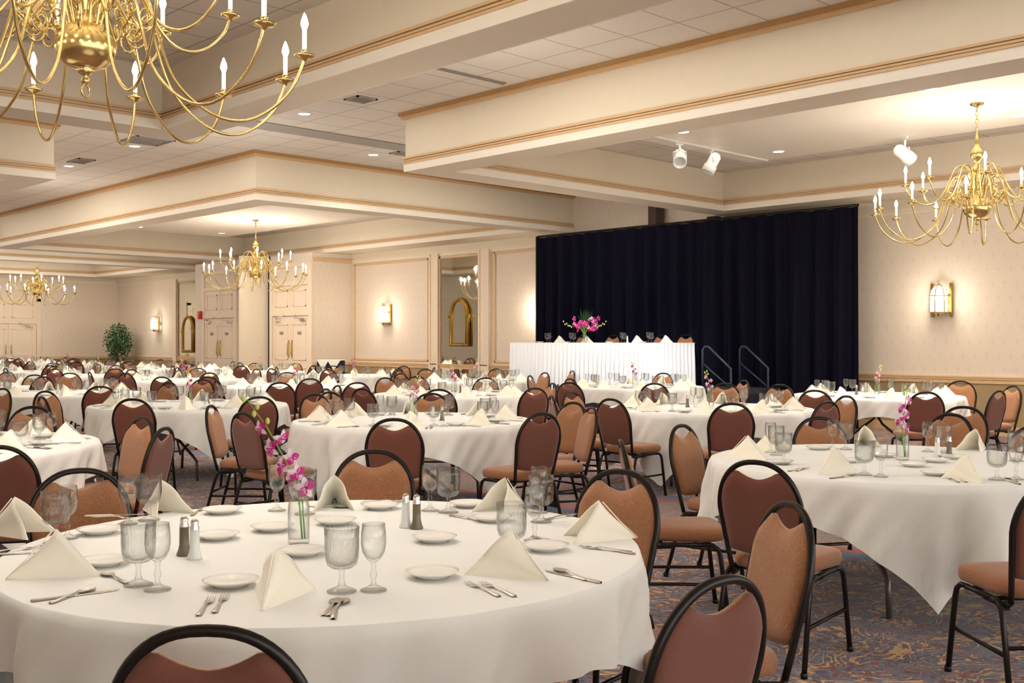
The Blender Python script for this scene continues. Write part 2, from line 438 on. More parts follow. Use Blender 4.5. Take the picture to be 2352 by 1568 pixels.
# long recessed track slot and air grilles in the tiled ceiling
b = B(); b.box(6.0, WX, 13.3, 13.78, HC-.012, HC-.002); struct('trim_slot', b.mesh('slot', 'slot_grey'))
for i, (x, y, sx, sy, lab) in enumerate(((8.1, 11.2, .32, .3, 'square grey air grille in the tiles by the near beam corner'), (7.4, 15.8, .62, .62, 'broad pale grey return air panel above the far left beam'),
        (7.4, 18.35, .3, .5, 'small grey grille beside the leftmost ceiling downlight'), (11.0, 13.95, .5, .25, 'thin grey grille near the right beam end'))):
    t = empty('air_grille', (x, y, HC-.002))
    b = B()
    for a in ((-sx/2, sx/2, -sy/2, -sy/2+.03), (-sx/2, sx/2, sy/2-.03, sy/2), (-sx/2, -sx/2+.03, -sy/2, sy/2), (sx/2-.03, sx/2, -sy/2, sy/2)): b.box(*a, -.015, 0)
    ob('frame', b.mesh('gf', 'slot_grey'), t)
    b = B()
    for k in range(7):
        yy = -sy/2+.04+k*(sy-.08)/6; b.box(-sx/2+.02, sx/2-.02, yy-.008, yy+.012, -.01, -.002)
    ob('louvre', b.mesh('gl', 'grille'), t); tag(t, lab, 'grille')
for x0, x1, y0, y1, lab in ((7.8, 8.85, 9.28, 9.33, 'slim dark linear air slot in the tiles between the beams'), (5.0, 6.1, 19.9, 19.96, 'slim dark linear air slot at the far left of the ceiling')):
    b = B(); b.box(x0, x1, y0, y1, HC-.012, HC-.001); b.box(x0-.01, x1+.01, y1, y1+.012, HC-.016, HC-.001); tag(ob('air_slot', b.mesh('as', 'grille')), lab, 'air slot')

def light(kind, name, loc, power, col=(1, .87, .72), size=.3, rot=(0,0,0), **kw):
    l = bpy.data.lights.new(name, kind); l.energy = power; l.color = col
    if kind in ('POINT', 'SPOT'): l.shadow_soft_size = size
    for k, v in kw.items(): setattr(l, k, v)
    if kind == 'AREA': l.size = size
    o = bpy.data.objects.new(name, l); C.objects.link(o); o.location = loc; o.rotation_euler = rot; o.visible_glossy = kind == 'SPOT'; return o

# downlights
b = B(); b.lathe([(.075, 0), (.10, -.012), (.105, 0)], 24); dl_ring = b.mesh('dl_ring', 'white_metal')
b = B(); b.lathe([(.0, -.003), (.078, -.003)], 24); dl_glow = b.mesh('dl_glow', 'downlight_glow')
dl = proto('downlight', 'ceiling light', [('trim_ring', dl_ring, []), ('lamp', dl_glow, [])])
DL = [(8.07, 12.46, HC, 'over the gap, right of the near chandelier'), (8.07, 14.45, HC, 'under the near chandelier arms'), (10.67, 14.4, HC, 'left of the near right-hand beam end'),
      (7.46, 16.4, HC, 'above the wide grey air panel on the left'), (7.46, 19.06, HC, 'farthest left over the tiled ceiling'),
      (11.5, 8.65, HCL, 'in the right alcove above the twin spotlights'), (13.7, 8.57, HCL, 'in the right alcove right of the twin spotlights'), (11.54, 5.27, HCL, 'in the right alcove near the beam edge'), (13.68, 5.15, HCL, 'in the right alcove at the right edge'),
      (11.5, 18.3, HCL, 'in the centre alcove front edge'), (11.5, 25.0, HCL, 'in the centre alcove far left'), (13.7, 25.0, HCL, 'in the centre alcove left of the chain'), (13.7, 18.3, HCL, 'in the centre alcove right of the chain')]
for x, y, z, w in DL:
    place(dl, (x, y, z), 0, 'round white recessed downlight ' + w, 'recessed ceiling downlights')
    light('SPOT', 'downlight_lamp', (x, y, z-.03), 110, (1, .9, .78), .08, spot_size=2.3, spot_blend=.8)

# ---------------------------------------------------------------- chandeliers
def arm_path(kind):
    if kind == 0:   # long lower arm
        P = [(.06,3.02),(.10,3.22),(.17,3.36),(.26,3.36),(.33,3.24),(.38,3.06),(.45,2.86),(.56,2.73),(.70,2.645),(.84,2.635),(.97,2.70),(1.075,2.81),(1.13,2.93),(1.145,2.99)]
    else:
        P = [(.05,3.25),(.08,3.42),(.15,3.5),(.23,3.48),(.29,3.36),(.35,3.22),(.44,3.1),(.55,3.06),(.66,3.1),(.75,3.2),(.785,3.30)]
    # smooth
    out = []
    for i in range(len(P)-1):
        p0, p1, p2, p3 = P[max(i-1,0)], P[i], P[i+1], P[min(i+2,len(P)-1)]
        for t in (0, .33, .66):
            out.append(tuple(.5*((2*p1[k])+(-p0[k]+p2[k])*t+(2*p0[k]-5*p1[k]+4*p2[k]-p3[k])*t*t+(-p0[k]+3*p1[k]-3*p2[k]+p3[k])*t**3) for k in (0,1)))
    out.append(P[-1]); return out
def chandelier(X, Y, top, label, rot0, power):
    t = empty('chandelier', (X, Y, 0), rot0)
    for nm, me in CH: ob(nm, me, t)
    b = B(); z = 3.9
    k = 0
    while z < top-.05:
        n = 8
        b.tube([(.018*math.cos(2*PI*i/n)*(k % 2), .018*math.cos(2*PI*i/n)*((k+1) % 2), z+.028+.03*math.sin(2*PI*i/n)) for i in range(n)], .0045, 5, closed=True)
        z += .046; k += 1
    b.lathe([(.005, -.11), (.012, -.05), (.03, -.035), (.075, -.02), (.08, 0)], 20, (0, 0, top))
    ob('chain', b.mesh('chain', 'brass'), t)
    for kind, N, off in ((0, 12, 0), (1, 8, .2)):
        am, dp, cd, bl = ARM[kind]
        for i in range(N):
            a = 2*PI*i/N + off
            o = ob('arm', am, t, rot=(0, 0, a))
            ob('drip_pan', dp, o); ob('candle', cd, o); ob('bulb', bl, o)
    tag(t, label, 'chandelier', 'brass chandeliers')
    light('POINT', 'chandelier_lamp', (X, Y, 3.35), power*.7, (1, .92, .82), .35)
    light('POINT', 'chandelier_lamp', (X, Y, 2.45), power*.55, (1, .92, .82), .5)
b = B(); b.lathe([(0,2.80),(.02,2.81),(.022,2.83),(.012,2.845),(.03,2.86),(.05,2.875),(.035,2.885),(.1,2.9),(.135,2.935),(.155,2.98),(.15,3.04),(.12,3.08),(.10,3.1)], 32)
n = 12; b.tube([(.028*math.cos(2*PI*i/n), 0, 2.77+.034*math.sin(2*PI*i/n)) for i in range(n)], .006, 6, closed=True)
bowl = b.mesh('bowl', 'brass')
b = B(); b.lathe([(.10,3.1),(.06,3.14),(.05,3.2),(.09,3.26),(.06,3.32),(.04,3.4),(.07,3.44),(.075,3.47),(.03,3.5),(.025,3.54),(.055,3.58),(.075,3.63),(.06,3.68),(.03,3.72),(.02,3.76),(.03,3.8),(.015,3.84),(.008,3.9)], 24)
column = b.mesh('column', 'brass')
scrolls = []
for i in range(14):
    a = 2*PI*(i+.5)/14; ca, sa = math.cos(a), math.sin(a); pts = []
    for r0, z0, sc, sg in ((.20, 3.22, .75, 1), (.25, 3.09, 1, -1), (.31, 3.17, .7, 1)):
        for k in range(13):
            th = k*.62; q = .055*sc*(1-k/17); pts.append(((r0+q*math.cos(th))*ca, (r0+q*math.cos(th))*sa, z0+sg*q*math.sin(th)*1.3))
    b = B(); b.tube(pts, .006, 5); scrolls.append(b.mesh('scroll', 'brass'))
CH = [('bowl', bowl), ('column', column)] + [('scroll_ornament', m) for m in scrolls]
ARM = []
for kind in (0, 1):
    p = arm_path(kind); xe, ze = p[-1]
    b = B(); b.tube([(x, 0, z) for x, z in p], .0085, 7); am = b.mesh('arm', 'brass')
    b = B(); b.lathe([(.004,-.03),(.02,-.015),(.05,-.006),(.058,.006),(.05,.004),(.018,0),(.016,.03),(.02,.034),(0,.034)], 18, (xe, 0, ze)); dp = b.mesh('pan', 'brass')
    b = B(); b.lathe([(.0125,.03),(.0125,.145),(0,.147)], 10, (xe, 0, ze)); cd = b.mesh('candle', 'candle')
    b = B(); b.lathe([(0,.143),(.014,.152),(.021,.175),(.016,.2),(.006,.228),(0,.238)], 12, (xe, 0, ze)); bl = b.mesh('bulb', 'bulb')
    ARM.append((am, dp, cd, bl))
chandelier(2.3, 5.65, HCL, 'large brass chandelier nearest the camera, top left over the front tables', .40, 120)
chandelier(12.6, 5.22, HCL, 'brass chandelier hanging in the right alcove before the lit wall sconce', .3, 150)
chandelier(12.75, 21.7, HCL, 'brass chandelier in the centre alcove before the double doors', .1, 170)
chandelier(12.7, 35.0, HCL, 'most distant brass chandelier, left edge near the potted tree', .4, 130)

# ---------------------------------------------------------------- sconces
def sconce(x, y, z, label, power=14):
    t = empty('wall_sconce', (x, y, z))
    b = B(); b.lathe([(.10,-.2),(.125,-.19),(.125,.06),(.115,.13),(.08,.19),(.03,.22),(0,.225)], 20); b.xf(Matrix.Translation((-.13,0,0))); ob('lamp_shade', b.mesh('ss', 'sconce_glow'), t)
    b = B()
    for zz in (-.2, .06):
        b.tube([(-.13+.135*math.cos(a*PI/10), .135*math.sin(a*PI/10), zz) for a in range(20)], .009, 6, closed=True)
    for a in range(6):
        th = a*PI/3; c_, s_ = math.cos(th), math.sin(th)
        b.tube([(-.13+.135*c_, .135*s_, -.2), (-.13+.135*c_, .135*s_, .06), (-.13+.11*c_, .11*s_, .15), (-.13+.05*c_, .05*s_, .22), (-.13, 0, .24)], .009, 6)
    b.tube([(-.13+.03*math.cos(k*PI/6), 0, .27+.03*math.sin(k*PI/6)) for k in range(12)], .006, 6, closed=True)
    b.lathe([(0,-.27),(.04,-.25),(.05,-.215),(.12,-.2)], 16, (-.13, 0, 0))
    ob('cage', b.mesh('sc', 'brass'), t)
    b = B()
    for s_ in (-1, 1):
        b.box(-.05, -.002, s_*.15-.02, s_*.15+.02, -.27, .26); b.tube([(-.03, s_*.15, .1), (-.1, s_*.12, .06)], .008, 6); b.tube([(-.03, s_*.15, -.2), (-.1, s_*.12, -.2)], .008, 6)
    b.box(-.02, -.002, -.15, .15, -.05, .05)
    ob('back_plate', b.mesh('sp', 'old_brass', bevel=.004), t)
    tag(t, label, 'wall lamp', 'caged wall sconces')
    light('POINT', 'sconce_lamp', (x-.32, y, z), power, (1, .93, .82), .1)
sconce(WX, 7.44, 2.1, 'lit brass cage sconce on the wall right of the black curtain', 22)
sconce(WX, 21.85, 2.12, 'lit brass cage sconce on the wall panel left of the tall mirror', 26)
sconce(16.94, 35.4, 2.05, 'lit brass cage sconce on the far wall right of the potted tree', 26)
light('POINT', 'sconce_lamp', (WX-.32, 16.5, 2.1), 18, (1, .93, .82), .1)

# ---------------------------------------------------------------- doors
def door_pair(idx, yc, x=15.4, w=1.75, h=2.1, label=''):
    t = empty('door_%d' % idx, (x, yc, 0)); t['kind'] = 'structure'
    b = B()
    hw = w/2
    b.box(-.05, 0, -hw-.14, -hw, 0, 3.5); b.box(-.05, 0, hw, hw+.14, 0, 3.5); b.box(-.05, 0, -hw, hw, h+.02, h+.14)
    b.box(-.05, 0, -hw, hw, 2.92, 3.02); b.box(-.04, 0, -hw-.1, hw+.1, 3.4, 3.5)
    ob('door_frame', b.mesh('df', 'door_paint'), t)
    b = B(); b.box(-.02, 0, -hw, hw, h+.14, 2.92)
    for s_ in (-1, 1):
        c0 = s_*hw/2
        for a in ((c0-.3, c0-.27, h+.26, 2.8), (c0+.27, c0+.3, h+.26, 2.8), (c0-.3, c0+.3, h+.26, h+.29), (c0-.3, c0+.3, 2.77, 2.8)): b.box(-.035, -.02, *a)
    b.box(-.028, -.02, -.012, .012, h+.14, 2.92)
    ob('transom_panel', b.mesh('tp', 'door_paint'), t)
    for s_ in (-1, 1):
        y0, y1 = (-hw+.01, -.004) if s_ < 0 else (.004, hw-.01)
        b = B(); b.box(-.025, -.002, y0, y1, .01, h)
        for z0, z1 in ((.15, .75), (.95, h-.2)):
            for a in ((y0+.12, y0+.145, z0, z1), (y1-.145, y1-.12, z0, z1), (y0+.12, y1-.12, z0, z0+.025), (y0+.12, y1-.12, z1-.025, z1)): b.box(-.036, -.025, *a)
        d = ob('door_leaf', b.mesh('dl', 'door_paint'), t)
        yh = -.09*1 if s_ < 0 else .09
        b = B(); b.box(-.035, -.025, yh-.04, yh+.04, 1.0, 1.48); b.tube([(-.03, yh, 1.06), (-.07, yh, 1.08), (-.07, yh, 1.40), (-.03, yh, 1.42)], .012, 6)
        ob('door_handle', b.mesh('dh', 'brass'), d)
        b = B(); yy = s_*hw*.72; b.box(-.08, -.03, yy-.12, yy+.12, h-.12, h-.05); b.tube([(-.08, yy, h-.06), (-.22, yy-s_*.2, h-.04), (-.05, yy-s_*.38, h+.04)], .012, 5)
        ob('door_closer', b.mesh('dc', 'chrome'), d)
        b = B(); yc2 = (y0+y1)/2; b.box(-.032, -.025, yc2-.09, yc2+.09, 1.62, 1.7); ob('name_plate', b.mesh('np', 'grille'), d)
    return t
door_pair(1, 24.4); door_pair(2, 28.2)
# door on the end wall, left edge
def end_door():
    t = empty('door_3', (13.1, EY, 0)); t['kind'] = 'structure'
    b = B(); hw = .95
    b.box(-hw-.15, -hw, -.05, 0, 0, 2.95); b.box(hw, hw+.15, -.05, 0, 0, 2.95); b.box(-hw, hw, -.05, 0, 2.06, 2.16); b.box(-hw-.15, hw+.15, -.05, 0, 2.85, 2.97)
    ob('door_frame', b.mesh('df', 'door_paint'), t)
    b = B(); b.box(-hw, hw, -.02, 0, 2.16, 2.85)
    for c0 in (-.48, .48):
        for a in ((c0-.36, c0-.33, 2.26, 2.75), (c0+.33, c0+.36, 2.26, 2.75)): b.box(a[0], a[1], -.035, -.02, a[2], a[3])
        b.box(c0-.36, c0+.36, -.035, -.02, 2.26, 2.29); b.box(c0-.36, c0+.36, -.035, -.02, 2.72, 2.75)
    ob('transom_panel', b.mesh('tp', 'door_paint'), t)
    for s_ in (-1, 1):
        x0, x1 = (-hw+.01, -.004) if s_ < 0 else (.004, hw-.01)
        b = B(); b.box(x0, x1, -.025, -.002, .01, 2.05)
        for z0, z1 in ((.95, 1.88), (.15, .75)):
            b.box(x0+.12, x0+.145, -.036, -.025, z0, z1); b.box(x1-.145, x1-.12, -.036, -.025, z0, z1); b.box(x0+.12, x1-.12, -.036, -.025, z0, z0+.025); b.box(x0+.12, x1-.12, -.036, -.025, z1-.025, z1)
        d = ob('door_leaf', b.mesh('dl', 'door_paint'), t)
        b = B(); b.tube([(s_*.09, -.03, 1.0), (s_*.09, -.07, 1.02), (s_*.09, -.07, 1.3), (s_*.09, -.03, 1.32)], .012, 6); ob('door_handle', b.mesh('dh', 'brass'), d)
        b = B(); b.box(s_*.7-.12, s_*.7+.12, -.08, -.03, 1.94, 2.0); b.tube([(s_*.7, -.08, 1.98), (s_*.5, -.2, 2.0), (s_*.35, -.05, 2.08)], .012, 5); ob('door_closer', b.mesh('dc', 'chrome'), d)
end_door()
b = B(); b.box(-.06, 0, -.09, .09, -.12, .12); b.box(-.075, -.06, -.06, .06, -.09, .03)
o = tag(ob('fire_alarm', b.mesh('fa', 'red_plastic', bevel=.008), None, (15.345, 29.25, 2.22)), 'small red fire alarm box beside the left double doors', 'fire alarm')

# ---------------------------------------------------------------- potted tree
def tree():
    t = empty('potted_tree', (16.2, 36.9, 0))
    b = B(); b.lathe([(0,0),(.17,0),(.22,.38),(.24,.4),(.2,.4),(.19,.36),(0,.35)], 20); ob('pot', b.mesh('pot', 'terracotta'), t)
    b = B()
    R = random.Random(3)
    for k in range(6):
        a = R.random()*6.28; b.tube([(0,0,.35),(.04*math.cos(a),.04*math.sin(a),.8),(.22*math.cos(a),.22*math.sin(a),1.3+.1*k)], [.025,.018,.008], 6)
    ob('trunk', b.mesh('trunk', 'bark'), t)
    b = B()
    for k in range(2600):
        u = R.random()*2-1; th = R.random()*2*PI; rr = R.random()**.4
        q = math.sqrt(1-u*u)
        wz = .74; sc = 1.0 if u > -.2 else .85
        p = Vector((q*math.cos(th)*.5*rr*sc, q*math.sin(th)*.5*rr*sc, 1.38+u*wz*rr))
        p += Vector((R.gauss(0,.03), R.gauss(0,.03), R.gauss(0,.03)))
        d = Vector((R.gauss(0,1), R.gauss(0,1), -.6)).normalized(); l = R.uniform(.05,.09); w = l*.28
        sd = d.cross(Vector((R.gauss(0,1), R.gauss(0,1), 1))).normalized()
        v = [b.bm.verts.new(x) for x in (p, p+d*l*.5+sd*w, p+d*l, p+d*l*.5-sd*w)]; b.bm.faces.new(v)
    ob('foliage', b.mesh('foliage', 'leaf_green'), t)
    tag(t, 'bushy green potted ficus tree in the far left corner', 'plant')
tree()

# ---------------------------------------------------------------- stage, curtain, head table
t = empty('stage', (0, 0, 0))
b = B(); b.box(14.15, 15.88, 9.9, 15.2, .58, .65); ob('deck', b.mesh('deck', 'stage_deck'), t)
b = B(); 
rows = []
per = [(14.16, 15.2)]+[(14.16, 15.2-i*.05) for i in range(1, 106)]+[(14.16+i*.05, 9.9) for i in range(1, 33)]
rows = [[(x+(.012*math.sin(i*1.9) if x < 14.17 else 0), y+(.012*math.sin(i*1.9) if y < 9.95 else 0), z) for i, (x, y) in enumerate(per)] for z in (.58, .3, .0)]
b.grid(rows); ob('stage_skirt', b.mesh('ss', 'black_cloth'), t)
tag(t, 'low black-skirted stage platform under the white head table', 'stage')
# steps with handrails
def handrail(y0, x, label):
    t = empty('handrail', (x, y0, 0))
    b = B(); b.tube([(0,0,.66),(0,0,1.30),(0,-.04,1.355),(0,-.12,1.35),(0,-.55,1.0),(0,-.55,.3)], .02, 8); ob('rail', b.mesh('hr', 'rail_metal'), t)
    b = B(); b.tube([(0,0,1.08),(0,-.55,.68)], .015, 8); ob('mid_rail', b.mesh('hm', 'rail_metal'), t)
    tag(t, label, 'handrail')
handrail(10.5, 14.5, 'left metal handrail beside the white head table'); handrail(10.35, 15.35, 'right metal handrail of the stage steps before the curtain')
b = B()
for k, z in enumerate((.43, .21)):
    b.box(14.5, 15.4, 9.9-.3*(k+1), 9.9-.3*k, z-.03, z); b.box(14.5, 14.53, 9.9-.3*(k+1), 9.9-.3*k, 0, z-.03); b.box(15.37, 15.4, 9.9-.3*(k+1), 9.9-.3*k, 0, z-.03)
tag(ob('stage_steps', b.mesh('st', 'stage_deck')), 'dark stage steps between the two handrails', 'steps')
# curtain
R = random.Random(5)
def drape_rows(x0, ya, yb, zt, zb, n):
    rows = []
    ph = [R.uniform(0, 6.28) for _ in range(4)]
    for j in range(9):
        f = j/8; z = zt+(zb-zt)*f; r = []
        for i in range(n+1):
            u = ya+(yb-ya)*i/n
            a = .03+.06*f**.5
            dx = a*(math.sin(u*17+ph[0]+.5*math.sin(u*3)) + .4*math.sin(u*37+ph[1]) + .5*math.sin(u*7+ph[2]+f*.6))
            r.append((x0+dx, u+.01*math.sin(u*20+f*3), z))
        rows.append(r)
    return rows
t = empty('stage_curtain', (0, 0, 0))
b = B(); b.grid(drape_rows(16.08, 8.57, 15.9, 3.63, .02, 500)); ob('velvet_drape', b.mesh('drape', 'velvet'), t)
b = B(); b.tube([(16.08, 8.57, 3.655), (16.08, 15.9, 3.655)], .025, 8); b.box(16.05, 16.11, 15.9, 15.93, 0, 3.66); ob('curtain_pole', b.mesh('pole', 'black_metal'), t)
tag(t, 'tall pleated black velvet curtain behind the head table', 'curtain')
b = B(); b.box(16.3, 16.55, 12.9, 13.1, 0, HC); tag(ob('column', b.mesh('post', 'dark_wood', bevel=.01)), 'dark wooden post rising behind the curtain at the left', 'post')
b = B(); b.box(16.3, 16.45, 11.5, 11.72, 0, HB); b.box(16.25, 16.3, 11.45, 11.77, 3.4, 3.55); tag(ob('speaker_bracket', b.mesh('post2', 'black_metal', bevel=.01)), 'short black post above the middle of the curtain', 'post')

# head table with box-pleated skirt
HTX, HY0, HY1, HZ = 14.22, 11.12, 14.75, 1.415
t = empty('head_table', (HTX, HY0, .65))
b = B(); b.box(.02, .9, .02, HY1-HY0-.02, .70, .745); ob('tabletop', b.mesh('tt', 'linen'), t)
for (x, y) in ((.1, .2), (.8, .2), (.1, 3.4), (.8, 3.4)):
    b = B(); b.tube([(x, y, 0), (x, y, .70)], .02, 6); ob('leg', b.mesh('tl', 'steel_tube'), t)
tag(t, 'long rectangular head table on the stage', 'table')
per = []
L1, L2 = .92, HY1-HY0
n1 = int(L1/.022); n2 = int(L2/.022)
per += [(L1-L1*i/n1, 0, 0, -1) for i in range(n1)] + [(0, L2*i/n2, -1, 0) for i in range(n2)] + [(L1*i/n1, L2, 0, 1) for i in range(n1+1)]
rows = []
for z, a in ((.765, .0), (.74, .006), (.70, .012), (.4, .03), (.1, .038), (-.22, .042)):
    rows.append([(x+nx*(.012+a*math.sin(i*1.35+.5*math.sin(i*.13))), y+ny*(.012+a*math.sin(i*1.35+.5*math.sin(i*.13))), z if z > 0 or x < .01 else max(z, .005)) for i, (x, y, nx, ny) in enumerate(per)])
rows2 = [[(x, y, max(z, .01) if x > .02 else z) for x, y, z in r] for r in rows]
t = empty('table_skirt', (HTX-.04, HY0-.0, .65))
b = B(); b.grid(rows2); ob('pleated_skirt', b.mesh('sk', 'skirt_cloth'), t)
b = B(); b.box(-.01, L1+.01, -.01, L2+.01, .757, .768); ob('top_cloth', b.mesh('tc', 'skirt_cloth'), t)
tag(t, 'white pleated cloth skirt hanging round the stage head table', 'tablecloth')

# track spotlights
def track_spot(x, y, z, rz, tilt, label, drop=.12):
    t = empty('track_spotlight', (x, y, z), rz)
    b = B(); b.box(-.05, .05, -.02, .02, -.03, 0); b.tube([(0,0,-.03), (0,0,-drop)], .014, 8)
    b.tube([(-.09,0,-drop-.08), (-.09,0,-drop), (.09,0,-drop), (.09,0,-drop-.08)], .008, 6); ob('bracket', b.mesh('br', 'white_metal'), t)
    b = B(); b.lathe([(0,.17),(.05,.17),(.08,.13),(.082,-.02),(.095,-.03),(.095,-.13),(.085,-.13),(.08,-.04),(0,-.04)], 24)
    b.xf(Matrix.Translation((0,0,-drop-.09)) @ Matrix.Rotation(tilt, 4, 'X')); ob('lamp_head', b.mesh('lh', 'white_metal'), t)
    tag(t, label, 'spotlight', 'white track spotlights')
b = B(); b.box(11.3, 14.2, 9.06, 9.10, HCL-.025, HCL); tag(ob('light_track', b.mesh('tr', 'white_metal', bevel=.003)), 'thin white lighting track under the right alcove ceiling', 'light track')
x1, y1 = spot(1606, 332, HCL-.03); 
track_spot(12.0, 9.08, HCL-.025, -.9, -.9, 'white track spotlight at the left with its dark open face visible')
track_spot(12.75, 9.08, HCL-.025, -2.2, -.5, 'white track spotlight second along, right of the dark-faced one')
track_spot(13.95, 6.75, HCL, 1.1, -1.0, 'single white spotlight left of the right alcove chandelier', .16)
for y, tgt in ((12.0, 12.5),):
    sp = light('SPOT', 'stage_spot', (11.6, 9.2, 4.0), 470, (.97, .98, 1), .12, spot_size=.75, spot_blend=.7)
    d = Vector((14.2, 11.6, 1.1))-sp.location; sp.rotation_euler = d.to_track_quat('-Z', 'Y').to_euler()

# ---------------------------------------------------------------- banquet chair
def hoop(w0, w1, z0, zs, zt, yb0, yb1, n=14):
    """outline of the round back: narrow foot, wide shoulders, elliptical top"""
    P = []
    for k in range(6):
        f = k/5; P.append((w0+(w1-w0)*f, yb0+(yb1-yb0)*f*(zs-z0)/(zt-z0), z0+(zs-z0)*f))
    for k in range(1, n+1):
        a = PI/2*k/n; z = zs+(zt-zs)*math.sin(a); P.append((w1*math.cos(a)**.85 if k < n else 0, yb0+(yb1-yb0)*(z-z0)/(zt-z0), z))
    L = [(x, y, z) for x, y, z in P]
    return [(-x, y, z) for x, y, z in L] + [(x, y, z) for x, y, z in L[-2::-1]]
CW = .195
hp = hoop(.165, CW, .40, .69, .91, -.19, -.30)
b = B(); b.tube(hp, .0122, 8); chair_hoop = b.mesh('back_frame', 'black_metal')
# padded back
b = B()
cols = []
NX, NZ = 16, 16
def back_y(z): return -.19 + (-.11)*(z-.40)/(.51)
def half_w(z):
    if z <= .69: return .165+(CW-.165)*(z-.40)/.29 - .012
    q = min(1, (z-.69)/.22); return CW*math.cos(math.asin(q))**.85 - .012
def pad_top(x):
    x = abs(x)
    if x < .104: return .832+.042*(x/.104)**1.7
    return .69+.22*math.sqrt(max(0, 1-(x/CW)**2.35))-.012
NX, NZ = 20, 14
for side in (1, -1):
    rows = []
    for j in range(NZ+1):
        f = j/NZ; r = []
        for i in range(NX+1):
            u = -1+2*i/NX; xt = u*(CW-.012)
            zb = .485+.02*u*u; z = zb+(pad_top(xt)-zb)*f
            x = xt if z > .69 else u*half_w(z)
            edge = min(1, (1-abs(u))*6)*min(1, f*8)*min(1, (1-f)*9)
            r.append((x, back_y(z)+side*(.006+.024*edge**.6*(1 if side > 0 else .55)), z))
        rows.append(r)
    b.grid(rows, mi=0 if side > 0 else 1)
    if side > 0: fr = rows
    else: bk = rows
for A, Q in (([r[0] for r in fr], [r[0] for r in bk]), ([r[-1] for r in fr], [r[-1] for r in bk]), (fr[0], bk[0]), (fr[-1], bk[-1])):
    b.grid([A, Q], mi=0)
bmesh.ops.remove_doubles(b.bm, verts=b.bm.verts, dist=.0008)
chair_back = b.mesh('backrest', ['chair_fabric', 'chair_back_fabric'])
# seat cushion
b = B(); rows = []
def seat_pt(a, s, z):
    # superellipse, wider at the front
    c_, s_ = math.cos(a), math.sin(a); e = .45
    x = abs(c_)**e*(1 if c_ > 0 else -1); y = abs(s_)**e*(1 if s_ > 0 else -1)
    w = .205+.02*y
    return (x*w*s, .02+y*.215*s, z)
n = 36
prof = [(0.0,.415),(.9,.412),(.97,.418),(1.0,.435),(1.0,.455),(.965,.473),(.88,.482),(.6,.488),(0.0,.49)]
rows = [[seat_pt(2*PI*k/n, max(s_, .001), z) for k in range(n)] for s_, z in prof]
b.grid(rows, close=True); bmesh.ops.remove_doubles(b.bm, verts=b.bm.verts, dist=.0015)
chair_seat = b.mesh('seat', 'seat_fabric')
def bar(p, r=.0125): 
    b = B(); b.tube(p, r, 8); return b
def leg_mesh(sx, front):
    if front: p = [(sx*.20, .10, .40), (sx*.203, .155, .398), (sx*.206, .185, .375), (sx*.208, .195, .34), (sx*.222, .235, .0)]
    else: p = [(sx*.20, -.10, .40), (sx*.20, -.15, .398), (sx*.2, -.18, .375), (sx*.202, -.195, .34), (sx*.215, -.285, .0)]
    b = bar(p); b.lathe([(0,0),(.016,0),(.016,.02),(.0125,.024)], 8, (p[-1][0], p[-1][1], 0)); return b.mesh('leg', 'black_metal')
legs = [('leg', leg_mesh(sx, fr_), []) for sx in (-1, 1) for fr_ in (True, False)]
b = B()
for sx in (-1, 1):
    b.tube([(sx*.20, .11, .40), (sx*.20, -.11, .40)], .0125, 8)
    b.tube([(sx*.165, -.19, .40), (sx*.17, -.175, .385), (sx*.18, -.12, .385), (sx*.2, -.05, .392)], .012, 8)
b.tube([(-.2, .08, .398), (.2, .08, .398)], .010, 6); b.tube([(-.2, -.1, .398), (.2, -.1, .398)], .010, 6)
seat_frame = b.mesh('seat_frame', 'black_metal')
def stretcher(pts): b = bar(pts, .009); return b.mesh('stretcher', 'black_metal')
strs = [('stretcher', stretcher([(sx*.212, .212, .2), (sx*.208, -.232, .2)]), []) for sx in (-1, 1)] + [('stretcher', stretcher([(-.21, -.225, .23), (.21, -.225, .23)]), [])]
chair = proto('banquet_chair', 'chair', [('seat', chair_seat, []), ('backrest', chair_back, []), ('back_frame', chair_hoop, []), ('seat_frame', seat_frame, [])] + legs + strs)

# ---------------------------------------------------------------- table ware
def cut(j, k): return 1.0
b = B(); outer = [(0,.001),(.040,.001),(.041,.004),(.030,.009),(.012,.016),(.0075,.03),(.007,.050),(.009,.062)]
b.lathe(outer, 24); stem_g = b.mesh('stem', 'glass')
bo = [(.009,.062),(.028,.067),(.040,.077),(.0445,.092),(.0465,.12),(.047,.152),(.0485,.178)]
bi = [(.047,.178),(.0455,.152),(.045,.12),(.043,.094),(.038,.082),(.02,.073),(0,.071)]
b = B(); b.lathe(bo+bi, 24, mod=lambda j, k: 1+(.035*(k % 2) if 1 <= j <= 4 else 0)); bowl_g = b.mesh('bowl', 'cut_glass')
GOB = 1
goblet = proto('water_goblet', 'glass', [('bowl', bowl_g, []), ('stem', stem_g, [])])
b = B(); b.lathe([(0,.001),(.036,.001),(.037,.004),(.02,.010),(.008,.018),(.006,.03),(.0105,.045),(.006,.06),(.008,.078)], 24); stem_w = b.mesh('stem', 'glass')
b = B(); b.lathe([(.008,.078),(.022,.09),(.031,.107),(.035,.13),(.034,.16),(.031,.185),(.0297,.185),(.0327,.16),(.0337,.13),(.03,.108),(.02,.093),(0,.084)], 24); bowl_w = b.mesh('bowl', 'glass')
wineg = proto('wine_glass', 'glass', [('bowl', bowl_w, []), ('stem', stem_w, [])])
b = B(); b.lathe([(0,.006),(.042,.005),(.048,.0),(.05,.006),(.066,.012),(.078,.019),(.0785,.021),(.066,.0155),(.048,.010),(0,.0095)], 40); plate_m = b.mesh('plate', 'china')
plate = proto('bread_plate', 'plate', [('plate', plate_m, [])])
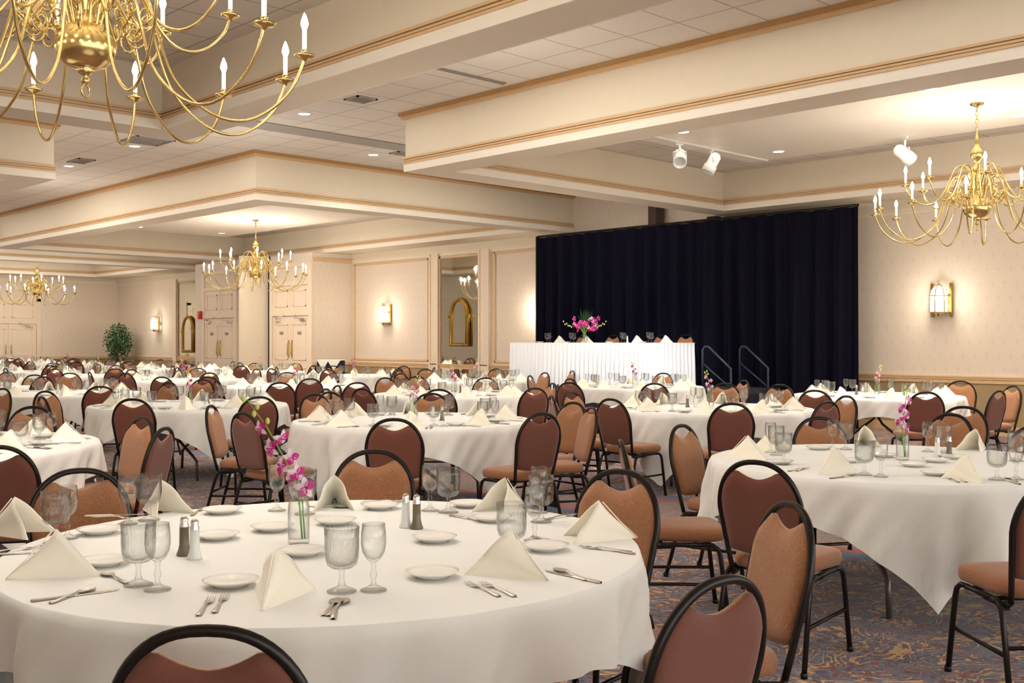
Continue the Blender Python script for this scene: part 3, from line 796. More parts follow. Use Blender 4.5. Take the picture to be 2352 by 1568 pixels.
def shaker(body_mat, nm):
    b = B(); b.lathe([(0,.0),(.024,0),(.0245,.006),(.019,.018),(.0155,.035),(.0145,.094),(0,.094)], 12); bm_ = b.mesh('body', body_mat)
    b = B(); b.lathe([(.0148,.092),(.0148,.100),(.0115,.106),(.0135,.112),(.0115,.121),(.004,.126),(0,.126)], 14); cp = b.mesh('cap', 'chrome')
    return proto(nm, 'shaker', [('body', bm_, []), ('cap', cp, [])])
salt = shaker('salt_body', 'salt_shaker'); pepper = shaker('pepper_body', 'pepper_shaker')
# cutlery
def cut_outline(kind):
    b = B()
    def strip(sections):     # (y, halfwidth, z)
        rows = [[(-w, y, z+.0), (-w*.5, y, z+t), (w*.5, y, z+t), (w, y, z)] for y, w, z, t in sections]
        b.grid(rows); b.grid([[r[0], r[3]] for r in rows])
    h = [(-.09, .004, .002, .002), (-.085, .0085, .002, .0035), (-.06, .0075, .002, .0035), (-.02, .004, .005, .003), (.02, .003, .007, .003)]
    if kind == 'fork':
        strip(h+[(.035, .006, .006, .002), (.045, .0115, .003, .002), (.056, .012, .002, .002)])
        for x in (-.0102, -.0034, .0034, .0102): b.tube([(x, .055, .003), (x, .075, .002), (x*.97, .098, .006)], [.0016, .0015, .0008], 5)
    elif kind == 'spoon':
        strip(h)
        rows = []
        for j in range(9):
            f = j/8; y = .02+.07*f; w = .0185*math.sin(PI*min(1, (f*.9+.08)))**.6
            rows.append([(w*u, y, .007-.005*(1-u*u)*math.sin(PI*f)-.002*f) for u in (-1, -.5, 0, .5, 1)])
        b.grid(rows); b.grid([[(x, y, z-.0012) for x, y, z in r] for r in rows])
    else:
        strip([(-.11, .005, .001, .004), (-.105, .009, .001, .005), (-.02, .0065, .001, .005), (.0, .006, .001, .003)])
        strip([(.0, .007, .001, .0015), (.06, .0095, .001, .001), (.1, .008, .001, .001), (.118, .001, .001, .001)])
    return b.mesh(kind, 'chrome')
fork = proto('dinner_fork', 'fork', [('f', cut_outline('fork'), [])]); spoon = proto('spoon', 'spoon', [('s', cut_outline('spoon'), [])]); knife = proto('table_knife', 'knife', [('k', cut_outline('knife'), [])])
# napkin tent: spine tip points to +Y (the diner), open side to -Y
def napkin_mesh(h=.138, wing=.088, back=-.125, tip=.125, mat='ivory_napkin', r=.022):
    b = B(); N = 10
    def shell(off, lift):
        rows = []
        for j in range(N+1):
            f = j/N                       # 0 = table tip, 1 = apex
            sp = Vector((0, tip+(-.015-tip)*f, h*f)) if True else None
            row = []
            for i in range(-10, 11):
                u = i/10; a = abs(u)
                wg = Vector((wing*(1 if u > 0 else -1), back, 0))
                # straight face from spine to the lower rim, rounded at the spine
                base = Vector((0, tip, 0)).lerp(wg, f)
                p = sp.lerp(base, a) if True else sp
                rd = r*(1-a)**2*math.sin(PI*min(1, f*.9+.05))
                p = p + Vector((0, 0, -rd*.9*f))
                p.x += (1 if u > 0 else -1 if u < 0 else 0)*r*.9*math.sin(PI*min(1, a*1.6))*(1-a)*f
                p.x *= off; p.z = p.z*lift
                row.append(tuple(p))
            rows.append(row)
        return rows
    o = shell(1, 1); i_ = shell(.93, .975)
    b.grid(o); b.grid([r[::-1] for r in i_]); b.grid([o[-1], i_[-1]])
    bmesh.ops.remove_doubles(b.bm, verts=b.bm.verts, dist=.0006)
    # seam fold along the spine
    b.tube([(.003, tip-.004, .003), (.003, tip*.55-.01, h*.44), (.002, -.002, h*.93)], .0022, 5)
    return b.mesh('napkin', mat)
napkin = proto('folded_napkin', 'napkin', [('n', napkin_mesh(), [])])
# vase
b = B(); b.lathe([(0,.002),(.033,.002),(.036,.006),(.036,.02),(.0365,.12),(.033,.145),(.026,.158),(.025,.164),(.031,.178),(.036,.2),(.037,.218)], 28)
b.lathe([(.0355,.218),(.0345,.2),(.0295,.178),(.0235,.164),(.0245,.158),(.0315,.144),(.035,.12),(.0345,.02),(0,.014)], 28)
vase = proto('bud_vase', 'vase', [('v', b.mesh('vase', 'glass'), [])])
# orchids
def blossom(R, c, d, size, pale, deep):
    bp = B(); bd = B()
    d = d.normalized(); s1 = d.cross(Vector((.1, .2, 1))).normalized(); s2 = d.cross(s1)
    for k in range(5):
        a = 2*PI*k/5+R.uniform(-.15, .15); r = s1*math.cos(a)+s2*math.sin(a); q = d.cross(r)
        L = size*R.uniform(.9, 1.1); W = size*(.42 if k % 2 else .33)
        rows = []
        for j in range(5):
            f = j/4; w = W*math.sin(PI*(f*.86+.1)); cpt = c+r*L*f+d*(size*.25*f-.35*size*f*f)
            rows.append([tuple(cpt-q*w+d*w*.2), tuple(cpt), tuple(cpt+q*w+d*w*.2)])
        (bd if k in (1, 3) else bp).grid(rows)
    rows = []
    for j in range(4):
        f = j/3; w = size*.3*math.sin(PI*(f*.7+.25)); cpt = c+d*size*(.1+.55*f)-s2*size*.15*f
        rows.append([tuple(cpt-s1*w+s2*w*.6), tuple(cpt), tuple(cpt+s1*w+s2*w*.6)])
    bd.grid(rows); return bp, bd
def orchid(seed, n, lean, hgt, deep='petal_magenta', pale='petal_pale', size=.034, nm='orchid_spray'):
    R = random.Random(seed)
    path = [Vector((.012, 0, .018)), Vector((.004, 0, .12)), Vector((-.004, 0, .2)), Vector((-lean*.25, 0, .2+.28*(hgt-.2))), Vector((-lean*.6, .0, .2+.66*(hgt-.2))), Vector((-lean, 0, hgt))]
    b = B(); b.tube(path, [.0035, .0035, .003, .0028, .0022, .0012], 6); b.tube([(.02, .006, .018), (.012, 0, .15)], .003, 6)
    parts = [('stem', b.mesh('stem', 'stem_green'), [])]
    for k in range(n):
        f = .38+.42*k/max(1, n-1); i = min(4, int(f*5)); g = f*5-i
        p = path[i].lerp(path[i+1], g); sd = -1 if k % 2 else 1
        d = Vector((sd*.6, -1+R.uniform(-.5, .5), R.uniform(-.4, .3)))
        p = p+Vector((sd*.022+R.uniform(-.006, .006), R.uniform(-.02, .02), 0))
        bp, bd = blossom(R, p, d, size*R.uniform(.8, 1.1)*(1.15-.35*k/n), pale, deep)
        m1 = bp.mesh('petals', pale); m2 = bd.mesh('lip', deep)
        parts.append(('blossom', m1, [('lip', m2)]))
    b = B()
    for k in range(4):
        f = .84+.05*k; i = min(4, int(f*5)); p = path[i].lerp(path[i+1], f*5-i)+Vector(((-1)**k*.014, 0, .004))
        b.lathe([(0,-.012),(.008,-.004),(.007,.006),(0,.014)], 8, tuple(p))
    parts.append(('bud', b.mesh('bud', 'bud_green'), []))
    return proto(nm, 'flower', parts)
ORC = [orchid(1, 8, .175, .49), orchid(2, 5, -.03, .42), orchid(3, 4, .03, .36, 'petal_magenta', 'petal_pink', .024), orchid(4, 5, -.05, .38, 'petal_pink', 'petal_pale', .026)]

# ---------------------------------------------------------------- tables
RT = 1.035
b = B(); b.lathe([(0,.715),(.98,.715),(1.0,.725),(1.0,.74),(.98,.748),(0,.748)], 48); tb_top = b.mesh('tabletop', 'dark_wood')
def wish(s1, s2):
    b = B(); b.tube([(s1*.12, s2*.30, .70), (s1*.14, s2*.34, .5), (s1*.20, s2*.36, .42), (s1*.42, s2*.36, .25), (s1*.47, s2*.36, .2), (s1*.48, s2*.36, 0)], .015, 8); return b.mesh('leg', 'steel_tube')
tb_legs = [('leg', wish(a, c_), []) for a in (-1, 1) for c_ in (-1, 1)]
b = B(); b.tube([(-.14, .34, .5), (-.14, -.34, .5)], .012, 6); b.tube([(.14, .34, .5), (.14, -.34, .5)], .012, 6); b.tube([(-.9, 0, .69), (.9, 0, .69)], .014, 6); b.tube([(-.47, .36, .2), (-.47, -.36, .2)], .01, 6)
tb_brace = b.mesh('brace', 'steel_tube')
tbl = proto('round_table', 'table', [('tabletop', tb_top, []), ('brace', tb_brace, [])]+tb_legs)
def cloth_mesh(ca, seed, nseg=240, cs=(1,1,1,1)):
    R = random.Random(seed); ph = [R.uniform(0, 6.28) for _ in range(8)]
    b = B(); rows = []
    def hem(th):
        a = (th-ca-PI/4+PI/4) % (PI/2)          # 0 at a corner of the square cloth
        a = min(a, PI/2-a)
        full = (RT+.20)/math.cos(PI/4-a) - RT
        return .20+.50*max(0, (full-.20)/.52)**.9*cs[int(math.floor((th-ca)/(PI/2)+.5)) % 4]
    for r in (.001, .2, .45, .7, .85, .95, .99):
        rows.append([(r*RT*math.cos(2*PI*k/nseg), r*RT*math.sin(2*PI*k/nseg), TZ) for k in range(nseg)])
    NJ = 12
    for j in range(0, NJ+1):
        f = j/NJ; row = []
        for k in range(nseg):
            th = 2*PI*k/nseg; d = hem(th)
            a = (th-ca) % (PI/2); cor = max(0, 1-min(a, PI/2-a)/.5)
            s_ = f*d
            out = .016*(1-math.exp(-s_*60))
            fold = math.sin(th*13+ph[0]+.8*math.sin(th*3+ph[1]))*.6+math.sin(th*22+ph[2]+math.sin(th*5+ph[3]))*.35 + math.sin(th*5+ph[4])*.5
            amp = .003+.16*s_
            r = RT+out+amp*fold+.05*s_*cor*math.sin(th*30)+.03*s_
            crush = .008*math.sin(th*41+ph[5]+s_*25)*min(1, s_*8)
            z = TZ-.012*(1-math.exp(-s_*50))*0 - s_ - (.004 if s_ > .004 else 0)
            row.append(((r+crush)*math.cos(th), (r+crush)*math.sin(th), max(z, .02)))
        rows.append(row)
    b.grid(rows, close=True)
    me = b.mesh('tablecloth', 'linen'); return me
TABLES = {}
CS = {'T1': (.75,1,1,1), 'T2': (.85,1,1,.5)}
# key: (X, Y, corner angle in room axes, phrase, orchid index, orchid rotation)
def T(key, X, Y, ca, phrase, orc=0, orot=0, vase_off=(0, 0)): TABLES[key] = dict(X=X, Y=Y, ca=ca, ph=phrase, orc=orc, orot=orot, vo=vase_off, cs=CS.get(key, (1,1,1,1)))
def cam2(x, z): return room(x, z)
VA = math.atan2(-SY, CX)      # room angle of the viewer's right-hand direction
T('T1', *cam2(-.61, 3.58), VA+.02, 'nearest table', 0, VA, (0, 0))
T('T2', *cam2(2.19, 6.10), VA-1.72, 'right foreground table', 1, VA, (0, 0))
T('T7', *cam2(-3.86, 7.1), VA-.6, 'left-edge foreground table', 2, 1, (0, 0))
T('T3', *cam2(-.86, 9.3), VA-.7, 'middle table behind the nearest', 3, VA+.3, (0, 0))
T('T4', *cam2(2.04, 10.97), VA-2.2, 'table before the right stage end', 3, VA+PI, (0, 0))
T('T5', *cam2(4.66, 13.6), VA-1.1, 'far right table', 3, VA+.2, (0, 0))
T('T6', *cam2(-3.5, 11.57), VA-.9, 'second-row table at left', 2, VA-.4, (0, 0))
T('T8', 9.16, 10.6, .4, 'third-row middle table', 2, VA+.3, (0, 0))
T('T9', 12.68, 10.45, .9, 'table nearest the stage', 2, VA, (0, 0))
T('TA', 5.5, 14.4, .2, 'third-row table at left edge', 2, 2)
T('TB', 9.1, 14.3, .7, 'table before the black stand', 2, VA+3)
T('TC', 12.7, 14.1, .3, 'table before the tall mirror', 3, VA+1)
T('TD', 5.5, 18.0, .5, 'far left-edge table', 3, 0)
T('TE', 9.1, 18.0, 1.0, 'table before the left double doors', 2, VA)
T('TF', 12.7, 17.8, .1, 'table right of black stand', 2, VA)
T('TG', 9.1, 21.7, .4, 'table before the potted tree', 2, 1)
T('TH', 12.7, 21.5, .8, 'table before the wall partition', 3, VA)
T('TI', 9.1, 25.4, .4, 'far table below distant chandelier', 3, 1)
T('TJ', 12.7, 25.2, .2, 'far table before the distant mirror', 2, 2)
T('TK', 12.7, 28.8, .6, 'far table beside the potted tree', 2, 0)
T('TL', 12.7, 32.5, .6, 'back table by the tree', 2, 0)
T('TM', 12.7, 36.0, .6, 'backmost table by the end door', 3, 0)
T('TN', 9.1, 29.2, .6, 'back table at the left edge', 3, 0)

ORD = ['leftmost', 'second', 'third', 'fourth', 'fifth', 'sixth', 'seventh', 'eighth', 'ninth', 'tenth', 'eleventh', 'twelfth', 'thirteenth', 'fourteenth', 'fifteenth', 'sixteenth', 'seventeenth', 'eighteenth', 'nineteenth', 'twentieth']
ITEMS = []       # (kind, table key, X, Y, z, rz, detailed)
def add(kind, key, X, Y, rz, z=TZ, parts=True, extra=None): ITEMS.append([kind, key, X, Y, z, rz, parts, extra])
def addp(kind, key, px, py, ang=None, z=TZ, parts=True):    # measured on the table plane; ang = room rotation
    X, Y = spot(px, py, TZ)
    t = TABLES[key]
    if ang is None: ang = math.atan2(Y-t['Y'], X-t['X'])-PI/2
    add(kind, key, X, Y, ang, z, parts)
def dirang(px0, py0, px1, py1):
    a = spot(px0, py0, TZ); c_ = spot(px1, py1, TZ); return math.atan2(c_[1]-a[1], c_[0]-a[0])-PI/2
def addc(kind, key, px0, py0, px1, py1):    # cutlery from handle end to tip
    a = spot(px0, py0, TZ); c_ = spot(px1, py1, TZ); add(kind, key, (a[0]+c_[0])/2, (a[1]+c_[1])/2, dirang(px0, py0, px1, py1), TZ+.001)

# nearest table, measured
for px, py in ((25, 1228), (118, 1322), (630, 1378), (1183, 1322), (1385, 1238), (1165, 1172), (768, 1164), (365, 1178)): addp('napkin', 'T1', px, py)
for px, py in ((785, 1360), (318, 1345), (128, 1248), (342, 1196), (700, 1182), (1030, 1178), (1243, 1200), (1175, 1285)): addp('goblet', 'T1', px, py)
for px, py in ((858, 1357), (362, 1356), (155, 1238), (293, 1205), (636, 1174), (988, 1174), (1238, 1178), (1228, 1243)): addp('wine', 'T1', px, py)
for px, py in ((998, 1244), (993, 1326), (695, 1275), (530, 1346), (625, 1219), (498, 1238), (770, 1204), (238, 1298), (228, 1226), (510, 1179), (873, 1169), (1130, 1197), (1253, 1264), (1075, 1164)): addp('plate', 'T1', px, py)
addp('pepper', 'T1', 423, 1276, 0); addp('salt', 'T1', 447, 1284, 0); addp('salt', 'T1', 932, 1212, 0); addp('pepper', 'T1', 957, 1215, 0)
for a in (('fork', 450, 1423, 490, 1372), ('fork', 484, 1421, 524, 1362), ('knife', 66, 1384, 272, 1356), ('spoon', 110, 1390, 222, 1352), ('spoon', 738, 1422, 784, 1372), ('knife', 765, 1424, 776, 1376), ('spoon', 752, 1420, 798, 1375),
          ('fork', 1175, 1384, 1052, 1332), ('fork', 1202, 1380, 1094, 1336), ('spoon', 1360, 1340, 1262, 1304), ('knife', 1366, 1338, 1270, 1316), ('fork', 1476, 1273, 1312, 1256), ('fork', 1470, 1276, 1340, 1258),
          ('spoon', 292, 1342, 236, 1318), ('spoon', 700, 1164, 806, 1168), ('fork', 846, 1155, 908, 1152), ('fork', 850, 1158, 900, 1156), ('knife', 1048, 1188, 1105, 1198), ('spoon', 1080, 1152, 1100, 1166),
          ('fork', 1250, 1196, 1322, 1183), ('spoon', 1225, 1235, 1285, 1252), ('fork', 232, 1190, 285, 1192), ('knife', 236, 1186, 290, 1184), ('fork', 440, 1186, 466, 1170), ('fork', 2, 1270, 50, 1264), ('knife', 0, 1276, 66, 1272)):
    addc(a[0], 'T1', *a[1:])
# right foreground table
for px, py in ((1712, 1052), (1765, 1034), (1910, 1086), (1985, 1024), (2243, 1034), (2228, 1104)): addp('napkin', 'T2', px, py)
for px, py in ((1800, 1068), (1783, 1046), (1943, 1033), (1985, 1092), (2167, 1040), (2290, 1103), (2335, 1060)): addp('goblet', 'T2', px, py)
for px, py in ((1770, 1040), (1912, 1032), (2023, 1096), (2131, 1038), (2334, 1102)): addp('wine', 'T2', px, py)
for px, py in ((1880, 1033), (1790, 1066), (2098, 1072), (2150, 1062), (2190, 1054), (2150, 1092), (1945, 1062), (2030, 1050)): addp('plate', 'T2', px, py)
addp('salt', 'T2', 2153, 1052, 0); addp('pepper', 'T2', 2180, 1050, 0)
for a in (('fork', 1800, 1086, 1860, 1076), ('fork', 1815, 1088, 1866, 1072), ('knife', 1912, 1100, 1965, 1094), ('spoon', 1918, 1099, 1970, 1090), ('fork', 2212, 1113, 2168, 1096), ('fork', 2228, 1112, 2185, 1096), ('knife', 2345, 1115, 2300, 1100), ('spoon', 2335, 1108, 2312, 1098)):
    addc(a[0], 'T2', *a[1:])

# other tables: ten regular settings, those facing the viewer first
R = random.Random(11)
def auto_table(key, n, phase, level):
    t = TABLES[key]
    for k in range(n):
        a = phase+2*PI*k/n+R.uniform(-.06, .06); ca, sa = math.cos(a), math.sin(a)
        def pt(r, s_): return (t['X']+ca*r-sa*s_, t['Y']+sa*r+ca*s_)
        x, y = pt(.82+R.uniform(-.02, .02), R.uniform(-.03, .03)); add('napkin', key, x, y, a-PI/2+R.uniform(-.3, .3))
        x, y = pt(.63, .20+R.uniform(-.02, .02)); add('goblet', key, x, y, 0, parts=level > 1)
        x, y = pt(.70, .285); add('wine', key, x, y, 0, parts=level > 1)
        if level > 0: x, y = pt(.70, -.2); add('plate', key, x, y, 0)
        if level > 1:
            for kd, s_, r in (('fork', -.165, .86), ('fork', -.205, .855), ('knife', .155, .86), ('spoon', .19, .86)):
                x, y = pt(r, s_); add(kd, key, x, y, a+PI/2, TZ+.001)
    if level > 0:
        c_ = R.uniform(0, 6.28)
        add('salt', key, t['X']+.2*math.cos(c_), t['Y']+.2*math.sin(c_), 0, parts=level > 1); add('pepper', key, t['X']+.26*math.cos(c_+.25), t['Y']+.26*math.sin(c_+.25), 0, parts=level > 1)
for key, n, ph, lv in (('T7', 8, .3, 2), ('T3', 8, .1, 2), ('T4', 8, .5, 2), ('T6', 8, .2, 2), ('T5', 8, .7, 1), ('T8', 8, .3, 1), ('T9', 8, .1, 1), ('TA', 8, .5, 1), ('TB', 8, .2, 1), ('TC', 8, .6, 1), ('TD', 8, 0, 1),
                       ('TE', 8, .4, 0), ('TF', 8, .2, 0), ('TG', 8, .3, 0), ('TH', 8, .6, 0), ('TI', 8, .1, 0), ('TJ', 8, .5, 0), ('TK', 8, .3, 0), ('TL', 8, .2, 0), ('TM', 8, .6, 0), ('TN', 8, .6, 0)):
    auto_table(key, n, ph, lv)

for i, (key, t) in enumerate(TABLES.items()):
    s_ = seen(t['X'], t['Y'], TZ)
    place(tbl, (t['X'], t['Y'], 0), t['ca']+.4, 'round folding table under the cloth, %s' % t['ph'], 'round banquet tables', parts=s_[2] < 14)
    tag(ob('tablecloth', cloth_mesh(t['ca'], i+1, cs=t['cs']), None, (t['X'], t['Y'], 0)), 'white square cloth draped over the %s' % t['ph'], 'tablecloth', 'white tablecloths')
    vx, vy = t['X'], t['Y']
    if key == 'T1': vx, vy = spot(686, 1250, TZ)
    if key == 'T2': vx, vy = spot(2073, 1057, TZ)
    place(vase, (vx, vy, TZ), 0, 'clear glass bud vase at the centre of the %s' % t['ph'], 'bud vases')
    place(ORC[t['orc']], (vx, vy, TZ), t['orot'], 'pink orchid spray in the vase on the %s' % t['ph'], 'orchid sprays', parts=s_[2] < 14)

KIND = {'napkin': (napkin, 'ivory peaked napkin', 'peaked ivory napkins'), 'goblet': (goblet, 'cut-glass water goblet', 'water goblets'), 'wine': (wineg, 'plain stemmed wine glass', 'wine glasses'), 'plate': (plate, 'small white bread plate', 'bread plates'),
        'salt': (salt, 'glass salt shaker', 'salt shakers'), 'pepper': (pepper, 'grey pepper shaker', 'pepper shakers'), 'fork': (fork, 'silver fork', 'forks'), 'spoon': (spoon, 'silver spoon', 'spoons'), 'knife': (knife, 'silver knife', 'knives')}
by = {}
for it in ITEMS:
    s_ = seen(it[2], it[3], it[4])
    if s_ is None or not (-40 < s_[0] < 2392) or s_[1] > 1640: continue
    by.setdefault((it[0], it[1]), []).append((s_[0], it))
for (kind, key), L in by.items():
    L.sort(key=lambda q: q[0]); p, desc, grp = KIND[kind]
    for i, (px, it) in enumerate(L):
        lab = '%s, %s%s on the %s' % (desc, ORD[i], '' if i == 0 else ' from left', TABLES[key]['ph']) if len(L) > 1 else '%s on the %s' % (desc, TABLES[key]['ph'])
        place(p, (it[2], it[3], it[4]), it[5], lab, grp, parts=it[6])

# ---------------------------------------------------------------- chairs
CH_LIST = []      # (X, Y, rz, key)
def chair_at(px, py, key, yaw=None, aim=None):
    """back hoop top seen at px,py; faces its table unless yaw (radians from the away direction, + to the right)"""
    z = FPX*(H-.91)/(py-785.0); x = (px-1176.0)/FPX*z
    t = TABLES[key]
    bx, by_ = room(x, z)
    if yaw is None: f = Vector((t['X']-bx, t['Y']-by_)).normalized()
    else:
        fx, fz = math.sin(yaw), math.cos(yaw); f = Vector(room(fx, fz)).normalized()
    rz = math.atan2(f.y, f.x)-PI/2
    CH_LIST.append((bx+f.x*.29, by_+f.y*.29, rz, key))
r_ = math.radians
for a in ((478, 1445, 'T1', 0.0), (1650, 1332, 'T1', r_(-40)), (1812, 1160, 'T1', r_(-103)), (1738, 1062, 'T2', r_(38)), (1424, 1084, 'T1', r_(-142)), (1430, 1014, 'T2', r_(92)),
          (1583, 979, 'T2', r_(128)), (1681, 928, 'T4', 0.02), (1905, 966, 'T2', r_(176)), (1900, 924, 'T4', r_(-35)), (1938, 911, 'T4', r_(-110)), (1872, 898, 'T5', r_(30)), (2127, 902, 'T5', r_(4)),
          (2214, 936, 'T2', r_(-140)), (2184, 953, 'T2', r_(-125)), (2293, 899, 'T5', r_(-38)), (2326, 888, 'T5', r_(-100)), (2338, 982, 'T2', r_(-150)), 
          (-8, 1027, 'T7', r_(-15)), (183, 1082, 'T1', r_(155)), (858, 1038, 'T1', r_(178)), (905, 964, 'T3', 0.0), (1243, 951, 'T3', r_(-35)), (1357, 937, 'T3', r_(-105)), (1404, 918, 'T4', r_(45)),
          (1232, 925, 'T3', r_(-130)), (1228, 893, 'T8', r_(-30)), (1238, 881, 'T8', r_(-110)), (1251, 857, 'TC', r_(-120)), (1268, 910, 'T4', r_(82)), (1322, 889, 'T8', r_(-84)), (1308, 880, 'T9', r_(30)),
          (1310, 871, 'T9', r_(60)), (1362, 902, 'T4', r_(130)), (1503, 882, 'T9', 0.0), (1665, 882, 'T4', r_(-160)), (1708, 874, 'T9', r_(-105)), (1791, 885, 'T4', r_(-145)), (2174, 877, 'T5', r_(-150)),
          (305, 918, 'T6', 0.0), (325, 962, 'T7', r_(-138)), (375, 985, 'T7', r_(-84)), (230, 889, 'TA', r_(-20)), (98, 913, 'T6', r_(50)), (104, 900, 'T6', r_(110)), (5, 894, 'T7', r_(-150)), (61, 938, 'T7', r_(178)),
          (486, 933, 'T3', r_(92)), (594, 913, 'T6', r_(-30)), (560, 950, 'T3', r_(42)), (643, 880, 'TB', 0.0), (696, 895, 'T6', r_(-125)), (722, 907, 'T3', r_(135)), (757, 902, 'T3', r_(128)), (820, 880, 'TB', r_(-25)),
          (833, 894, 'T8', r_(35)), (774, 887, 'TB', r_(-120)), (1008, 896, 'T8', 0.0), (975, 911, 'T3', r_(175)), (1090, 872, 'T8', r_(-170)), (885, 869, 'T8', r_(140)), (921, 859, 'TC', r_(40)), (944, 852, 'TC', r_(120)), (957, 866, 'T8', r_(160)),
          (160, 858, 'TA', r_(160)), (40, 862, 'TA', r_(140)), (260, 866, 'TA', r_(-150)), (372, 867, 'TE', r_(10)), (388, 880, 'T6', r_(-150)), (465, 873, 'T6', r_(-165)), (500, 874, 'TB', r_(60)), (535, 866, 'TB', 0.1)):
    chair_at(*a)
# chair at the lower right edge
X, Y = room(2.14, 4.44); f = Vector(room(math.sin(r_(-3)), math.cos(r_(-3)))); CH_LIST.append((X, Y, math.atan2(f.y, f.x)-PI/2, 'T2'))
R = random.Random(21)
for key, n in (('TB', 4), ('TC', 6), ('TD', 6), ('TE', 7), ('TF', 7), ('TG', 7), ('TH', 7), ('TI', 7), ('TJ', 6), ('TK', 6), ('TL', 6), ('TM', 5), ('TN', 5), ('T9', 3), ('T5', 2)):
    t = TABLES[key]; ph = R.uniform(0, 6.28)
    for k in range(n):
        a = ph+2*PI*k/n+R.uniform(-.15, .15); r = RT+.12+R.uniform(0, .3)
        X, Y = t['X']+r*math.cos(a), t['Y']+r*math.sin(a)
        if any((X-q[0])**2+(Y-q[1])**2 < .42 for q in CH_LIST): continue
        CH_LIST.append((X, Y, a+PI/2+R.uniform(-.35, .35), key))
# chairs on the stage behind the head table
STG = []
for px in (1318, 1386, 1498, 1553):
    tt = (px-1176)/FPX; z = 15.42/(SY+CX*tt); x = tt*z; X, Y = room(x, z); STG.append((X, Y, PI/2, 'HT'))
def settle(c_):
    X, Y, rz, key = c_
    s_ = seen(X, Y, .9); near = s_ is not None and s_[2] < 8
    for _ in range(3):
        for t in TABLES.values():
            d = math.hypot(X-t['X'], Y-t['Y']); m = .99 if near else 1.2
            if d < m: X, Y = t['X']+(X-t['X'])/d*m, t['Y']+(Y-t['Y'])/d*m
    return (X, Y, rz, key)
CH_LIST = [settle(c_) for c_ in CH_LIST]
out = []
for c_ in CH_LIST:
    s_ = seen(c_[0], c_[1], .9)
    if s_ and s_[2] > 11 and any((c_[0]-q[0])**2+(c_[1]-q[1])**2 < .2 for q in out): continue
    out.append(c_)
CH_LIST = out
grp = {}
for c_ in CH_LIST+STG:
    s_ = seen(c_[0], c_[1], .9 if c_[3] != 'HT' else 1.5)
    if s_ is None or not (-90 < s_[0] < 2440): continue
    # does it turn its back to the viewer?
    fx, fy = math.cos(c_[2]+PI/2), math.sin(c_[2]+PI/2)
    vx, vy = c_[0], c_[1]; L = math.hypot(vx, vy); dd = (fx*vx+fy*vy)/L
    v = 'back' if dd > .3 else 'front' if dd < -.3 else 'side'
    grp.setdefault((c_[3], v), []).append((s_[0], s_[2], c_))
for (key, v), L in grp.items():
    L.sort(key=lambda q: q[0])
    for i, (px, z, c_) in enumerate(L):
        look = {'back': 'brown chair seen from behind', 'front': 'brown chair facing camera', 'side': 'brown chair turned sideways'}[v]
        where = 'at the '+TABLES[key]['ph'] if key != 'HT' else 'on the stage behind the head table'
        lab = '%s %s' % (look, where) if len(L) == 1 else '%s %s, %s%s' % (look, where, ORD[i], '' if i == 0 else ' from left')
        place(chair, (c_[0], c_[1], .65 if key == 'HT' else 0), c_[2], lab, 'brown banquet chairs', parts=z < 14.5)

# head-table ware
htp = 'stage head table'
def ht(px, kind, dx=.2, i=0):
    tt = (px-1176)/FPX; X = HTX+dx; z = X/(SY+CX*tt); X, Y = room(tt*z, z); return X, Y
for kind, pxs in (('napkin', (1283, 1345, 1461, 1527)), ('goblet', (1257, 1318, 1434, 1496)), ('wine', (1263, 1311, 1428, 1489)), ('salt', (1441,)), ('plate', (1240, 1300, 1400, 1475))):
    p, desc, g_ = KIND[kind]
    for i, px in enumerate(pxs):
        X, Y = ht(px, kind, .45 if kind == 'napkin' else .3)
        place(p, (X, Y, HZ+.004), PI/2 if kind == 'napkin' else 0, '%s, %s%s on the %s' % (desc, ORD[i], '' if i == 0 else ' from left', htp) if len(pxs) > 1 else desc+' on the '+htp, g_, parts=False)
X, Y = ht(1343, 'v', .3)
b = B(); b.lathe([(0,.002),(.05,.002),(.055,.03),(.05,.08),(.035,.11),(.05,.15),(.048,.15),(.033,.11),(.047,.08),(.05,.03),(0,.01)], 20)
tag(ob('flower_vase', b.mesh('fv', 'glass'), None, (X, Y, HZ+.004)), 'glass vase holding the large bouquet on the head table', 'vase')
t = empty('flower_bouquet', (X, Y, HZ+.01), VA)
Rb = random.Random(9)
b = B()
for k in range(14):
    a = Rb.uniform(0, 6.28); r = Rb.uniform(.04, .12); b.tube([(0, 0, .02), (r*.2*math.cos(a), r*.2*math.sin(a), .16), (r*math.cos(a), r*math.sin(a), .3)], .004, 5)
ob('stem', b.mesh('bs', 'stem_green'), t)
b = B()
for k in range(60):
    a = Rb.uniform(0, 6.28); r = Rb.uniform(.02, .16); b.tube([(0, 0, .2), (r*.5*math.cos(a), r*.5*math.sin(a), .4), (r*math.cos(a), r*math.sin(a), Rb.uniform(.45, .62))], [.004, .004, .001], 4)
ob('grass_blades', b.mesh('gb', 'leaf_green'), t)
for k in range(30):
    a = Rb.uniform(0, 6.28); r = .26*Rb.random()**.6
    p = Vector((r*math.cos(a), r*math.sin(a)*.7, .2+.22*Rb.random()+.1*r))
    bp, bd = blossom(Rb, p, Vector((math.cos(a), math.sin(a)-1, .2)), .055, None, None)
    o = ob('blossom', bp.mesh('bl', 'petal_pale' if k % 2 else 'petal_pink'), t); ob('lip', bd.mesh('li', 'petal_magenta'), o)
b = B()
for sx in (-1, 1):
    for k in range(6): b.lathe([(0,-.02),(.014,-.005),(.012,.01),(0,.022)], 8, (sx*(.24+.03*k), 0, .28+.02*k*(1 if k % 2 else .6)))
ob('bud', b.mesh('bb', 'bud_green'), t)
tag(t, 'large pink orchid bouquet with green blades on the head table', 'flower')

